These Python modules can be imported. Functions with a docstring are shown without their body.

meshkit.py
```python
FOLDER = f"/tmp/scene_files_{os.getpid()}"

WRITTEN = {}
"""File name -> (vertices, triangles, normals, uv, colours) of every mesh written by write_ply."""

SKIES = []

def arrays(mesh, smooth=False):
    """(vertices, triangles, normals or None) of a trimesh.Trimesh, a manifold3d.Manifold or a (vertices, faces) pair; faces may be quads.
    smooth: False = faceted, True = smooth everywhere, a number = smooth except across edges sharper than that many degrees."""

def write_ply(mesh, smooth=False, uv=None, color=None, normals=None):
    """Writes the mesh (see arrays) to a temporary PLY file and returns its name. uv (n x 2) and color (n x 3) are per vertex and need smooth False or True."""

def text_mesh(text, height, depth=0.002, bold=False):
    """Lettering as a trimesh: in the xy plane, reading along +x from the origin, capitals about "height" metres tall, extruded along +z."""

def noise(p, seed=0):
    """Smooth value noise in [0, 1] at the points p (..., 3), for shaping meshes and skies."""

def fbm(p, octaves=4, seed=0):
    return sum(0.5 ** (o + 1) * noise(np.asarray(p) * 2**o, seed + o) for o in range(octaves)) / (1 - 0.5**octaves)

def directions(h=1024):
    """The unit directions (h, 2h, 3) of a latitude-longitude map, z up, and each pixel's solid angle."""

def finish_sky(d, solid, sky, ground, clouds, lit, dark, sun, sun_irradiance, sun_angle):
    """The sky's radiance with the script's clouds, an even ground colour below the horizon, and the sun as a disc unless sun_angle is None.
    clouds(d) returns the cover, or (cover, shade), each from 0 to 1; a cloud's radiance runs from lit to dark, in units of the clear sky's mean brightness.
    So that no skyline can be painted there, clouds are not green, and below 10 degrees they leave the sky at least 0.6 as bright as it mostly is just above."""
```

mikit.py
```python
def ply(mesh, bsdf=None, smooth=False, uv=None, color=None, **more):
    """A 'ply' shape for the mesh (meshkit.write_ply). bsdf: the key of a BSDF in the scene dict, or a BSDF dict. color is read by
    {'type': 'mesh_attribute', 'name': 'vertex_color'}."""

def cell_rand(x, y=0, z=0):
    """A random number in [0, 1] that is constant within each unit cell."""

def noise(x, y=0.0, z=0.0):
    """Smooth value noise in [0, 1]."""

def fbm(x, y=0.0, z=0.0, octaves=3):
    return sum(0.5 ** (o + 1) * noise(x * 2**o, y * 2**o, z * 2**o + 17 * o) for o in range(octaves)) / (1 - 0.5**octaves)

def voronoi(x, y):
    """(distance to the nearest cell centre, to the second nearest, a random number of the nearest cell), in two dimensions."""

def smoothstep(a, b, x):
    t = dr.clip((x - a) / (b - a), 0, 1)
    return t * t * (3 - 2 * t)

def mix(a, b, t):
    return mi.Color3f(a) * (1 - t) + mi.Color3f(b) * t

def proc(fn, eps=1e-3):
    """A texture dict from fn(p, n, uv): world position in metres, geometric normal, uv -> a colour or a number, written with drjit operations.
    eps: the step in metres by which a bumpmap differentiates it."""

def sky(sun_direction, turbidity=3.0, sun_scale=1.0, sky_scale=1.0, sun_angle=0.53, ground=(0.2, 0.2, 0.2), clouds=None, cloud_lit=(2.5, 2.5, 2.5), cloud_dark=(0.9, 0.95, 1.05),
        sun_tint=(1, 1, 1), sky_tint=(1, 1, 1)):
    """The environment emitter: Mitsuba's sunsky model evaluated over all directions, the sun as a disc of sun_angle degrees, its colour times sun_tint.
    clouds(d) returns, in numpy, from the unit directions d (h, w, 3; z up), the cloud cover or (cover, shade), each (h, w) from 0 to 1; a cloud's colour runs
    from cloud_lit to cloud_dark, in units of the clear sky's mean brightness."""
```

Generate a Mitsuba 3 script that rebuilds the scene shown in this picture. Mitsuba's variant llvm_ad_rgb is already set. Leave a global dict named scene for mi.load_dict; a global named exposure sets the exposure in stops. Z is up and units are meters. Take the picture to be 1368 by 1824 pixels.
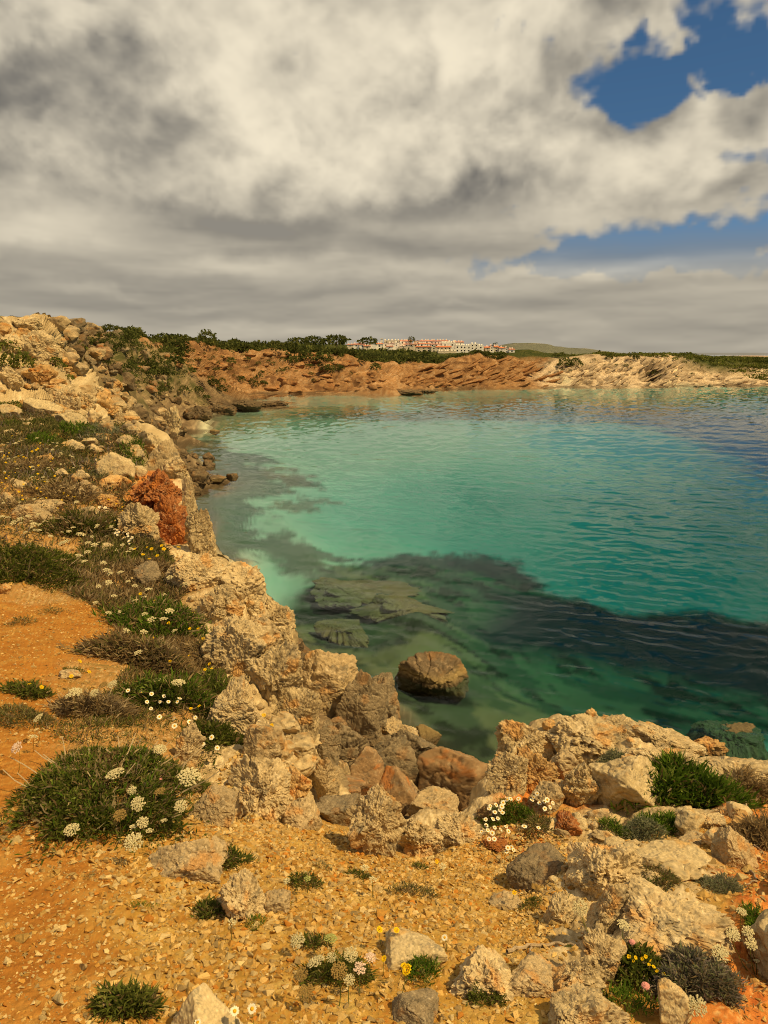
import math, random, numpy as np, trimesh, mitsuba as mi, mikit, meshkit
from scipy.interpolate import LinearNDInterpolator, NearestNDInterpolator
from scipy.ndimage import map_coordinates, gaussian_filter
from scipy.spatial import ConvexHull, cKDTree
T = mi.ScalarTransform4f
scene, labels = {}, {}
fbm, noise = meshkit.fbm, meshkit.noise

# ---------------------------------------------------------------- camera, sky, exposure
E = 15.5                                   # eye above the sea, in metres
PITCH = math.atan((912 - 630) / 1368.0)
CP, SP = math.cos(PITCH), math.sin(PITCH)
scene['camera'] = {'type': 'perspective', 'fov': 53.13, 'fov_axis': 'x', 'near_clip': 0.1, 'far_clip': 20000.0,
                   'to_world': T().look_at(origin=[0, 0, E], target=[0, CP, E - SP], up=[0, 0, 1])}
exposure = 0.95

def ray(px, py):
    """direction of the photograph's pixel (1368 x 1824)"""
    u, v = (np.asarray(px, float) - 684) / 1368.0, (912 - np.asarray(py, float)) / 1368.0
    return np.stack([u + 0 * v, CP + v * SP + 0 * u, -SP + v * CP + 0 * u], -1)

def W(px, py, Y):
    d = ray(px, py)
    return np.array([0, 0, E]) + d * (Y / d[..., 1])

def sea_point(px, py, z=0.0):
    d = ray(px, py)
    return np.array([0, 0, E]) + d * ((np.asarray(z) - E) / d[..., 2])[..., None]

def sstep(a, b, x):
    t = np.clip((x - a) / (b - a), 0, 1)
    return t * t * (3 - 2 * t)

def clouds(d):
    az = np.degrees(np.arctan2(d[..., 0], d[..., 1]))
    el = np.degrees(np.arcsin(np.clip(d[..., 2], -1, 1)))
    tilt = np.stack([d[..., 0], d[..., 1], d[..., 2] * 1.25], -1)
    def tn(k, o, s):
        return fbm(tilt @ np.array([[.8, .6, 0], [-.48, .64, .6], [.36, -.48, .8]]) * k + s, o, s)
    wx, wy = tn(4.5, 5, 11) - .5, tn(4.5, 5, 12) - .5
    w3 = tilt + .10 * np.stack([wx, wy, wy], -1) + .04 * np.stack([tn(14, 4, 17) - .5, tn(14, 4, 18) - .5, tn(14, 4, 19) - .5], -1)
    def puff(k, o, s, shift=0):     # billows: rounded tops, sharp creases
        out, amp, tot, q = 0, 1.0, 0, (w3 + shift) * k + s
        for i in range(o):
            out = out + amp * np.abs(2 * noise(q, s + i) - 1)
            tot += amp
            amp *= .55
            q = q @ np.array([[.36, .48, -.8], [-.8, .6, 0], [.48, .64, .6]]) * 2.1 + 3.1
        return out / tot
    soft, mid, bil, fine = tn(3.2, 5, 5), tn(8, 5, 8), puff(7.5, 6, 40), tn(26, 4, 21)
    side = bil - puff(7.5, 5, 40, np.array([-.020, .0, .030]))      # the side of each billow turned to the light
    s3 = np.stack([d[..., 0] * 5 + 1.5 * wx, d[..., 1] * 5, el * .55 + 1.1 * wy], -1)
    streak, streak2 = fbm(s3, 5, 33), fbm(s3 * [2.2, 2.2, 2.1], 5, 35)

    def blob(px, py, sx, sy, rot=0, warp=1.0):
        v = ray(px, py)
        v = v / np.linalg.norm(v)
        a0, e0 = math.degrees(math.atan2(v[0], v[1])), math.degrees(math.asin(v[2]))
        a = (az - a0 + 180) % 360 - 180
        a = a * math.cos(math.radians(e0)) + warp * (20 * wx + 9 * (mid - .5))
        e = el - e0 + warp * (17 * wy + 7 * (bil - .4))
        c, s = math.cos(math.radians(rot)), math.sin(math.radians(rot))
        a, e = a * c + e * s, -a * s + e * c
        k = 1368 / 57.3
        return np.exp(-((a * k / sx) ** 2 + (e * k / sy) ** 2))
    gap = (1.05 * blob(1330, 55, 165, 70, 24, .8) - .55 * blob(1370, 120, 50, 40, 0, 1) - .45 * blob(1290, 20, 36, 22) + .75 * blob(1190, 120, 60, 60, 0, .6) + .90 * blob(1220, 438, 270, 46, 6, .2) + .35 * blob(930, 462, 130, 16, 4, .3)
           + .40 * blob(455, 135, 60, 26, 35) + .36 * blob(660, 50, 75, 26, 20) + .25 * blob(890, 62, 60, 14) + .3 * blob(975, 190, 40, 40) + .35 * blob(1330, 300, 70, 50, 0, .6))
    wild = sstep(.60, .72, soft) * .8 * sstep(32, 50, np.abs(az)) + sstep(.60, .72, soft) * .8 * sstep(38, 48, el)
    cover = sstep(.34, .70, 1.04 - gap - wild + 1.1 * (mid - .5) + .9 * (fine - .5) + .5 * (tn(55, 3, 27) - .5) - .5 * (bil - .4))
    cover = np.maximum(cover, .86 * sstep(9, 4, el))
    lit = (.55 * blob(500, 150, 110, 75, 35) + .42 * blob(680, 170, 190, 90) + .30 * blob(860, 90, 150, 60) + .30 * blob(940, 120, 130, 50) + .36 * blob(1010, 250, 170, 80) + .30 * blob(650, 310, 150, 50, 0, .7)
           + .60 * blob(90, 425, 110, 20, 12, .25) + .50 * blob(420, 470, 190, 13, 0, .2) + .32 * blob(160, 508, 60, 10, 0, .3) + .42 * blob(1190, 330, 210, 60, 14, .7) + .22 * blob(330, 300, 200, 40)
           + .34 * blob(1080, 487, 270, 10, 0, .25) + .28 * blob(640, 497, 140, 16, 0, .3) + .28 * blob(170, 80, 130, 60) + .2 * blob(820, 545, 80, 6, 0, .2) + .22 * blob(420, 567, 80, 6, 0, .2) + .2 * blob(330, 540, 60, 5, 0, .2))
    dark = (.55 * blob(100, 228, 170, 42, 4, .4) + .72 * blob(470, 415, 180, 30, -6, .3) + .66 * blob(800, 370, 160, 26, 4, .3) + .28 * blob(830, 175, 120, 36, 15, .7) + .16 * blob(120, 170, 200, 50)
            + .22 * blob(290, 170, 90, 60) + .24 * blob(480, 320, 90, 26, 0, .7) + .30 * blob(1330, 330, 50, 60, 0, .6) + .2 * blob(1120, 40, 90, 40) + .22 * blob(60, 490, 120, 14, 0, .3) + .25 * blob(20, 20, 60, 40))
    shade = .54 + 1.05 * dark - .84 * lit - 1.45 * side + .40 * (bil - .30) + .45 * (.5 - mid) + .55 * (.5 - fine) + .35 * (.5 - tn(60, 3, 25)) + .2 * (.5 - soft)
    shade = .06 + .94 * sstep(-.35, 1.65, shade + .17)
    low = sstep(13, 6, el)
    flat_ = .74 + .50 * (.5 - streak) + .45 * (.5 - streak2) - .62 * lit + .45 * dark + .10 * sstep(7, 1, el)
    flat_ = .06 + .94 * sstep(-.30, 1.45, flat_)
    shade = shade * (1 - low) + low * flat_
    return cover, np.clip(shade, 0, 1)

scene['sky'] = mikit.sky([0.52, -0.28, 0.80], turbidity=3, sun_scale=1.8, sky_scale=1.0, sun_angle=1.2, sun_tint=(1.0, 0.88, 0.54), sky_tint=(.55, .76, .86),
                         clouds=clouds, cloud_lit=(7.2, 6.4, 4.85), cloud_dark=(1.2, 1.14, 1.04), ground=(0.12, 0.12, 0.1))

# ---------------------------------------------------------------- materials
VC = {'type': 'mesh_attribute', 'name': 'vertex_color'}
def rock_bump(p, n, uv):
    return mikit.fbm(p.x * 45, p.y * 45, p.z * 45, 3) + 0.6 * mikit.fbm(p.x * 12, p.y * 12, p.z * 12, 2)
scene['rock_material'] = {'type': 'twosided', 'bsdf': {'type': 'bumpmap', 'arbitrary': mikit.proc(rock_bump, 2e-3), 'scale': 0.012, 'bsdf': {'type': 'diffuse', 'reflectance': VC}}}
scene['ground_material'] = {'type': 'twosided', 'bsdf': {'type': 'diffuse', 'reflectance': VC}}
scene['leaf_material'] = {'type': 'principledthin', 'base_color': VC, 'roughness': 0.6, 'diff_trans': 0.7, 'spec_trans': 0.0}
scene['matt_material'] = {'type': 'twosided', 'bsdf': {'type': 'diffuse', 'reflectance': VC}}
scene['water_material'] = {'type': 'thindielectric', 'int_ior': 1.06, 'ext_ior': 1.0, 'specular_transmittance': VC}

def add(key, V, F, C, mat, smooth=False, **lab):
    C = np.asarray(C, float)
    if C.ndim == 1:
        C = np.tile(C, (len(V), 1))
    k, n = key, 0
    while k in scene:
        n += 1
        k = f'{key}_{n:03d}'
    scene[k] = mikit.ply((V, F), mat, smooth=smooth, color=np.clip(C, 0.004, 0.9))
    if lab:
        labels[k] = lab
    return k

taken = set()
NAMED = []                 # (pixel, label) of things that others can be told by
USED = set()
def pix(q):
    d = np.asarray(q, float) - [0, 0, E]
    ax = d[1] * CP - d[2] * SP
    return 684 + 1368 * d[0] / ax, 912 - 1368 * (d[1] * SP + d[2] * CP) / ax
def where(prefix, px, py, shared):
    """a label that tells one of many by the named thing next to it"""
    if NAMED:
        order = sorted(NAMED, key=lambda a: (a[0] - px) ** 2 + (a[1] - py) ** 2)[:9]
        for cx, cy, lab in order:
            dx, dy = px - cx, py - cy
            word = ('right of' if dx > 0 else 'left of') if abs(dx) > abs(dy) * 1.3 else ('below' if dy > 0 else 'above')
            t = f'{prefix} {word} the {lab}'
            if len(t.split()) <= 16 and t not in USED and math.hypot(dx, dy) < 110:
                USED.add(t)
                return t
    return shared
def thing(name, label, cat, group=None):
    """key of a thing whose parts follow"""
    k, n = name, 0
    while k in taken or k in scene:
        n += 1
        k = f'{name}_{n:03d}'
    taken.add(k)
    labels[k] = {'label': label, 'category': cat}
    if group:
        labels[k]['group'] = group
    return k

# ---------------------------------------------------------------- terrain: control points (pixel of the photograph, distance) or (x, y, z), with a ground kind
ZONES = 'pgsrodkmwtb'
ctrl = []
def P(zone, *pts):
    for a in pts:
        ctrl.append((*W(*a), zone))
def Q(zone, *pts):
    for a in pts:
        ctrl.append((*a, zone))
P('p', (0, 1824, 1.55), (0, 1600, 2.1), (0, 1400, 2.8), (0, 1200, 4.2), (0, 1100, 5.6), (100, 1824, 1.56), (100, 1500, 2.4), (60, 1300, 3.4), (100, 1150, 4.9), (150, 1090, 6.0), (200, 1150, 5.1))
P('g', (300, 1824, 1.56), (684, 1824, 1.57), (300, 1650, 2.0), (300, 1500, 2.5), (684, 1700, 1.87), (684, 1600, 2.25), (600, 1480, 3.3), (450, 1500, 2.6), (900, 1560, 2.75), (900, 1700, 1.9), (900, 1824, 1.58), (760, 1550, 2.9), (560, 1530, 2.75))
P('s', (0, 1000, 8), (0, 900, 12.5), (0, 800, 20), (0, 740, 27), (100, 1050, 7), (100, 960, 10.3), (100, 880, 14.5), (100, 810, 20), (100, 760, 26), (190, 1300, 3.5), (200, 1220, 4.4), (230, 1150, 5.2), (200, 1050, 7.5),
  (200, 960, 11), (200, 890, 15), (200, 830, 20), (190, 790, 26), (300, 1380, 3.1), (300, 1270, 4.0), (300, 1190, 5.0), (330, 1120, 6.2), (280, 1050, 7.8), (260, 980, 10.8))
P('s', (40, 720, 31), (120, 735, 30))
P('r', (0, 700, 36), (0, 660, 45), (0, 620, 52), (0, 580, 60), (0, 561, 68), (100, 720, 34), (100, 680, 42), (100, 640, 50), (100, 600, 64), (100, 575, 82), (160, 760, 34), (160, 730, 42), (150, 700, 50))
P('r', (400, 1400, 3.3), (450, 1400, 3.25), (450, 1300, 4.2), (400, 1210, 5.0), (360, 1120, 6.4), (320, 1030, 9.0), (340, 990, 10.6))
P('o', (250, 930, 13.2), (270, 880, 15.2), (240, 850, 17.5), (300, 850, 17), (1000, 1400, 4.2), (930, 1380, 4.7), (540, 1400, 4.25), (900, 1470, 3.5))
P('r', (1000, 1340, 5.0), (1100, 1450, 3.7), (1100, 1380, 4.4), (1100, 1330, 5.2), (1200, 1550, 2.65), (1200, 1700, 1.9), (1200, 1420, 3.9), (1200, 1360, 4.8), (1030, 1600, 2.4), (1030, 1520, 2.9), (1030, 1720, 1.85))
P('g', (1280, 1490, 3.1), (1300, 1600, 2.35), (1000, 1460, 3.6), (1030, 1800, 1.63))
P('o', (1368, 1824, 1.6), (1368, 1700, 1.86), (1368, 1550, 2.6), (1368, 1450, 3.6), (1260, 1750, 1.75), (1330, 1650, 2.0))
# the cliff's edge, from right to left
P('r', (1368, 1345, 5.2), (1240, 1325, 5.8), (1130, 1288, 6.3), (1050, 1275, 6.6), (930, 1292, 6.0), (872, 1350, 5.0), (845, 1440, 4.0), (780, 1500, 3.55), (700, 1505, 3.5), (620, 1460, 3.7), (570, 1445, 4.0), (560, 1400, 4.4),
  (545, 1290, 5.2), (535, 1220, 6.0), (500, 1150, 6.8), (470, 1095, 8.0), (462, 1050, 9.0), (420, 1015, 10), (385, 1000, 11), (368, 955, 12.5), (340, 905, 14.5), (330, 855, 16.5), (298, 830, 18.5),
  (255, 797, 25), (225, 767, 34), (195, 737, 44), (165, 706, 54))
# below the edge
Q('r', (9, 7.5, 7), (6.5, 8.8, 8), (4.2, 9.4, 8), (2.2, 9.2, 7), (1.0, 7.5, 8), (0.4, 5.3, 10.5), (0.2, 6.6, 8.5), (-0.1, 9, 7), (-1.0, 12, 6.5), (-1.5, 16, 6), (-2.3, 20, 6), (-5, 27, 6), (-9, 36, 7), (-12, 44, 7), (-16, 56, 7))
Q('d', (12, 9, 3.0), (8, 12, 3.2), (5, 13, 3.2), (2.6, 13.5, 3.4), (1.2, 14, 3.6), (0, 17, 3.2), (-1.2, 22, 2.6), (-3.6, 30, 1.5), (-8, 44, 1.5), (-13, 56, 1.6), (-18, 70, 1.8), (3, 19, 1.9), (1, 23, 1.5), (0, 27, .7), (-1.6, 32, .5), (6, 16, 1.8), (10, 14, 1.5))
def shore(*pts):
    for a in pts:
        x, y, _ = sea_point(*a)
        ctrl.append((x, y, 0.0, 'd'))
shore((500, 1132), (560, 1182), (640, 1225), (700, 1275), (760, 1330), (850, 1395), (372, 985), (345, 885), (400, 862), (335, 800), (330, 772), (350, 740), (420, 729), (510, 723), (452, 713), (440, 704), (560, 703), (690, 704), (780, 696), (740, 699), (700, 696),
      (860, 693), (1000, 691), (1100, 691), (1200, 690), (1368, 688), (1600, 687))
Q('d', (5, 23, 0), (9, 21, 0), (15, 19, 0), (25, 15, 0), (45, 5, 0))
P('d', (270, 792, 108), (240, 752, 112), (315, 832, 104), (300, 745, 150), (330, 722, 170), (290, 800, 118), (262, 770, 118), (385, 715, 225), (440, 718, 240))
P('r', (222, 738, 92), (182, 712, 80), (155, 690, 75), (205, 728, 86))
P('m', (180, 578, 108), (140, 590, 100), (200, 660, 110), (170, 640, 95), (150, 660, 85), (230, 592, 145), (250, 604, 175), (250, 680, 150), (300, 690, 172), (240, 640, 140), (225, 715, 120), (280, 650, 190), (350, 700, 200), (300, 620, 215), (290, 720, 158))
P('k', (250, 598, 215), (330, 610, 292), (420, 618, 338), (500, 620, 352), (560, 622, 354), (300, 645, 245), (350, 660, 280), (400, 690, 296), (420, 655, 322), (500, 660, 331), (560, 660, 331), (480, 693, 314), (560, 692, 316), (630, 692, 316), (620, 655, 334), (640, 645, 346), (675, 687, 318),
  (690, 660, 360), (720, 655, 372), (670, 640, 365), (760, 680, 362), (760, 646, 385), (840, 637, 398), (840, 665, 375), (900, 660, 385), (900, 634, 402), (960, 640, 402))
P('w', (960, 672, 384), (1000, 644, 402), (1060, 636, 400), (1060, 670, 384), (1150, 631, 405), (1150, 665, 388), (1220, 660, 398), (1220, 678, 394), (1300, 672, 408), (1368, 670, 418), (1500, 672, 440))
P('t', (1240, 634, 415), (1300, 640, 430), (1368, 644, 450), (1300, 655, 418), (1500, 650, 480), (1000, 634, 430), (900, 628, 440))
# plateau behind the cliffs, and hidden ground
Q('t', (-60, 90, 18.5), (-80, 70, 20), (-70, 130, 18.5), (-95, 190, 19), (-110, 260, 19.5), (-78, 375, 19), (-30, 385, 16.5), (-140, 330, 20), (-10, 400, 12.5), (-60, 450, 17), (-200, 450, 22), (25, 430, 11.5), (70, 470, 11.5), (0, 520, 13.5), (60, 560, 13.5), (-150, 620, 24), (0, 640, 17), (60, 640, 17.5), (110, 640, 16),
  (140, 560, 13.5), (200, 520, 13), (260, 560, 12), (330, 560, 10), (0, 760, 24), (100, 760, 20), (-300, 800, 26), (250, 800, 12), (500, 700, 10), (-400, 400, 22), (-200, 250, 22), (-150, 120, 22), (-100, 40, 20))
for y, z in ((1.5, .0), (3, -.1), (6, -.15), (12, .2), (25, 1.0), (50, 4), (70, 8)):
    Q('s', (-.95 * y, y, E - 1.5 + z), (-1.8 * y, y, E - 1.4 + z))
Q('g', (0, 0, E - 1.57), (-1, 0, E - 1.5), (1, 0, E - 1.62), (0, -1, E - 1.55), (0, -4, E - 1.5), (-4, 0, E - 1.3), (4, 0, E - 2.0), (-8, -8, E - .5), (0, -15, E - .5), (8, -8, E - 2), (-40, -10, E + 3), (-30, -60, E + 2), (30, -60, E))
Q('r', (2.2, 1.6, E - 1.8), (3.2, 3, E - 2.2), (5.5, 4.5, E - 2.9), (9, 3, E - 3.2))
Q('d', (14, 6, 4), (20, 0, 4), (40, -20, 5))
# the sea floor, with its depth
def bed(zz, *pts):
    for a in pts:
        x, y, _ = sea_point(*a, zz)
        ctrl.append((x, y, zz, 'b'))
bed(-1.8, (480, 1080), (430, 940), (520, 1050))
bed(-0.8, (700, 1200), (800, 1290), (400, 830), (380, 780), (400, 745), (560, 728), (560, 1150))
bed(-0.7, (590, 1030), (650, 1050), (710, 1072), (750, 1090))
bed(-1.4, (480, 900), (500, 1010), (860, 1230), (480, 800), (520, 745), (600, 712), (800, 703), (1000, 696), (1200, 695), (540, 960))
bed(-2.0, (600, 800), (720, 800), (850, 800), (700, 840), (600, 850), (800, 770), (620, 760), (620, 1120))
bed(-3.6, (650, 930), (600, 980), (850, 870), (1000, 820), (1000, 775), (800, 735), (1000, 715), (900, 1180), (760, 1010))
bed(-5.5, (780, 960), (920, 950), (1050, 890), (1150, 820), (1150, 760), (1200, 720), (1000, 1250))
bed(-8, (950, 1020), (1100, 980), (1250, 920), (1300, 850), (1300, 780), (1150, 1160), (1250, 1240))
bed(-10.5, (1100, 1080), (1250, 1050), (1368, 1000), (1368, 850), (1368, 740), (1450, 720), (1368, 1200))
Q('b', (40, 35, -6), (80, 40, -10), (150, 80, -14), (300, 200, -16), (400, 350, -16), (100, -60, -8), (600, 100, -20), (600, 450, -14), (12, 27, -1.5), (20, 26, -3), (30, 24, -4))
ctrl_xyz = np.array([c[:3] for c in ctrl])
ctrl_w = np.array([[float(c[3] == z) for z in ZONES] for c in ctrl])

def polar(x, y):
    return np.degrees(np.arctan2(x, y)), np.log(np.maximum(np.hypot(x, y), 1e-6))
ca, cr = polar(ctrl_xyz[:, 0], ctrl_xyz[:, 1])
near0 = np.hypot(ctrl_xyz[:, 0], ctrl_xyz[:, 1]) > 0.5
pts = np.vstack([np.c_[(ca + k * 360)[near0], cr[near0] * 30] for k in (-1, 0, 1)])
vals = np.vstack([np.c_[ctrl_xyz[near0][:, 2], ctrl_w[near0]]] * 3)
A0, A1, DA, R0, R1, DR = -180.0, 180.0, 0.2, math.log(0.7), math.log(1200.0), 0.011
ga, gr = np.arange(A0, A1 + DA / 2, DA), np.arange(R0, R1, DR)
mesh_a, mesh_r = np.meshgrid(ga, gr, indexing='ij')
raster = LinearNDInterpolator(pts, vals)(np.c_[mesh_a.ravel(), mesh_r.ravel() * 30])
bad = np.isnan(raster[:, 0])
if bad.any():
    raster[bad] = NearestNDInterpolator(pts, vals)(np.c_[mesh_a.ravel(), mesh_r.ravel() * 30][bad])
raster = raster.reshape(len(ga), len(gr), -1)
raster = np.stack([gaussian_filter(raster[..., k], (2.2, 1.3) if k == 0 else (3, 2.5), mode=('wrap', 'nearest')) for k in range(raster.shape[2])], -1)

def lookup(x, y, k=0):
    a, r = polar(x, y)
    return map_coordinates(raster[..., k], [(a - A0) / DA, (np.clip(r, R0, R1 - 2 * DR) - R0) / DR], order=1, mode='nearest')

TS = np.exp(np.linspace(math.log(1.2), math.log(1100), 2600))
# colours of each kind of ground: three tones
TONE = {'p': ((.33, .14, .028), (.38, .20, .05), (.24, .095, .020)), 'g': ((.37, .21, .046), (.43, .29, .09), (.30, .14, .030)),
        's': ((.36, .19, .06), (.17, .13, .045), (.40, .28, .13)), 'r': ((.44, .33, .175), (.28, .205, .11), (.56, .45, .27)),
        'o': ((.46, .17, .04), (.36, .095, .025), (.48, .30, .12)), 'd': ((.15, .105, .06), (.085, .06, .038), (.26, .19, .11)),
        'k': ((.26, .14, .06), (.12, .062, .03), (.34, .225, .125)), 'm': ((.22, .16, .085), (.085, .085, .032), (.34, .25, .14)),
        'w': ((.44, .33, .21), (.20, .145, .09), (.56, .45, .31)), 't': ((.045, .055, .018), (.09, .085, .03), (.03, .04, .014)), 'b': ((.5, .5, .35),) * 3}
ROUGH = {'p': .05, 'g': .06, 's': .14, 'r': .46, 'o': .40, 'd': .32, 'k': .34, 'm': .46, 'w': .16, 't': .10, 'b': .0}

def tones(p, w, rr):
    """albedo of the ground at p (n, 3) from the weights of its kinds"""
    f = 1.0 / np.clip(rr * 0.02, .06, 4.0)[:, None]
    jit = np.stack([fbm(p * .25 * f + 13 * k, 3, 50 + k) for k in range(w.shape[1])], -1)
    ww = np.clip(w + (jit - .5) * .9 * (w > .02), 0, None) ** 3 + 1e-9
    ww /= ww.sum(1, keepdims=True)
    n1, n2, n3 = fbm(p * .7 * f, 4, 71), fbm(p * 2.2 * f, 4, 72), noise(p * 7 * f, 73)
    out = 0
    for k, z in enumerate(ZONES):
        a, b, c = (np.array(t) for t in TONE[z])
        t1 = sstep(.46, .68, .55 * n1 + .45 * n2)[:, None]
        t2 = sstep(.5, .72, .5 * (1 - n1) + .5 * n3)[:, None]
        col = a * (1 - t1) + b * t1
        col = col * (1 - t2) + c * t2
        out = out + ww[:, k:k + 1] * col
    return out * (1 + (.4 * (n3 - .5) * sstep(250, 90, rr))[:, None]), ww

def seabed_colour(x, y):
    """sand, sea grass and rock of the sea floor, by plan position"""
    p = np.stack([x, y, 0 * x], -1)
    r = np.hypot(x, y)
    wob = (fbm(p * .12, 4, 81) - .5), (fbm(p * .12 + 40, 4, 82) - .5)
    fine = .6 * fbm(p * .35, 5, 83) + .4 * fbm(p * 1.1, 4, 87)
    sand = np.array([.28, .36, .30])
    col = np.tile(sand, (len(x), 1)) * (.93 + .14 * fbm(p * .2, 3, 84))[:, None]

    def patch(pxs, soft, amp, ragged=3.4):
        from shapely import polygons, points as sp, contains, distance, prepare
        px, py = np.array([a for a, _ in pxs]), np.array([b for _, b in pxs])
        q = sea_point(px, py)
        for _ in range(4):
            q = sea_point(px, py, np.minimum(lookup(q[:, 0], q[:, 1]), 0))
        q = q[:, :2]
        poly = polygons(q)
        prepare(poly)
        s = np.clip(r * .09, 2, 40)
        g = sp(np.stack([x + wob[0] * s * amp, y + wob[1] * s * amp * 1.5], -1))
        inside = contains(poly, g)
        dd = distance(poly.exterior, g)
        sd = np.where(inside, dd, -dd) / np.clip(r * .03, .3, 12)
        return sstep(-soft, soft, sd + ragged * (fine - .5))

    def lay(m, c):
        nonlocal col
        col = col * (1 - m[:, None]) + np.asarray(c) * m[:, None]
    weed, weed2, rockc = (.014, .026, .032), (.055, .065, .042), (.12, .095, .055)
    # rocky floor along the left shore
    lay(.85 * patch([(300, 790), (400, 780), (420, 800), (500, 815), (520, 850), (545, 868), (500, 876), (440, 880), (430, 900), (455, 925), (470, 950), (540, 970), (640, 1000), (560, 1010), (460, 985), (420, 1000), (340, 1000)], .5, 1.0), weed2)
    lay(.75 * patch([(300, 730), (420, 735), (560, 724), (700, 728), (760, 738), (640, 744), (500, 742), (420, 770), (330, 790)], .8, 1.0), (.16, .18, .10))
    lay(.8 * patch([(465, 905), (510, 885), (560, 893), (590, 900), (530, 912)], .4, .6), rockc)
    lay(.8 * patch([(480, 830), (520, 835), (535, 870), (505, 872)], .4, .6), rockc)
    # weed beds before the near boulders
    near = patch([(300, 1060), (470, 1075), (545, 1050), (600, 1010), (700, 995), (830, 1000), (930, 1015), (980, 1055), (1080, 1078), (1250, 1090), (1368, 1108), (1500, 1130), (1500, 1290), (1300, 1330), (1368, 1500), (700, 1600), (400, 1300)], .8, .7, 2.2)
    lay(near, np.array([.050, .072, .042]))
    lay(near * sstep(.45, .62, fbm(p * .55 + 3, 5, 85)) * .85, (.016, .022, .014))
    lay(near * sstep(.50, .64, fbm(p * .4 + 13, 5, 86)) * .8, (.125, .13, .07))
    lay(.95 * patch([(930, 1062), (1090, 1085), (1260, 1098), (1500, 1130), (1500, 1250), (1330, 1225), (1180, 1190), (1040, 1175), (950, 1150), (820, 1120), (870, 1085)], 1.3, .5, 1.3), weed)
    lay(.7 * patch([(600, 1000), (760, 985), (930, 1012), (960, 1040), (850, 1030), (760, 1012), (650, 1010)], .5, .7), weed)
    # deep meadows far out
    lay(.85 * patch([(520, 742), (680, 728), (900, 718), (1100, 712), (1500, 700), (1500, 760), (1368, 775), (1200, 765), (1000, 752), (800, 752), (640, 752)], .9, 1.0), (.07, .115, .10))
    lay(.9 * patch([(1000, 712), (1368, 697), (1800, 690), (1800, 900), (1368, 850), (1270, 800), (1180, 765), (1060, 740)], 1.6, .8), (.025, .06, .085))
    lay(.55 * patch([(700, 703), (1000, 697), (1368, 694), (1368, 706), (1000, 706), (800, 710)], .8, .8), (.10, .13, .09))
    return col

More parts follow.
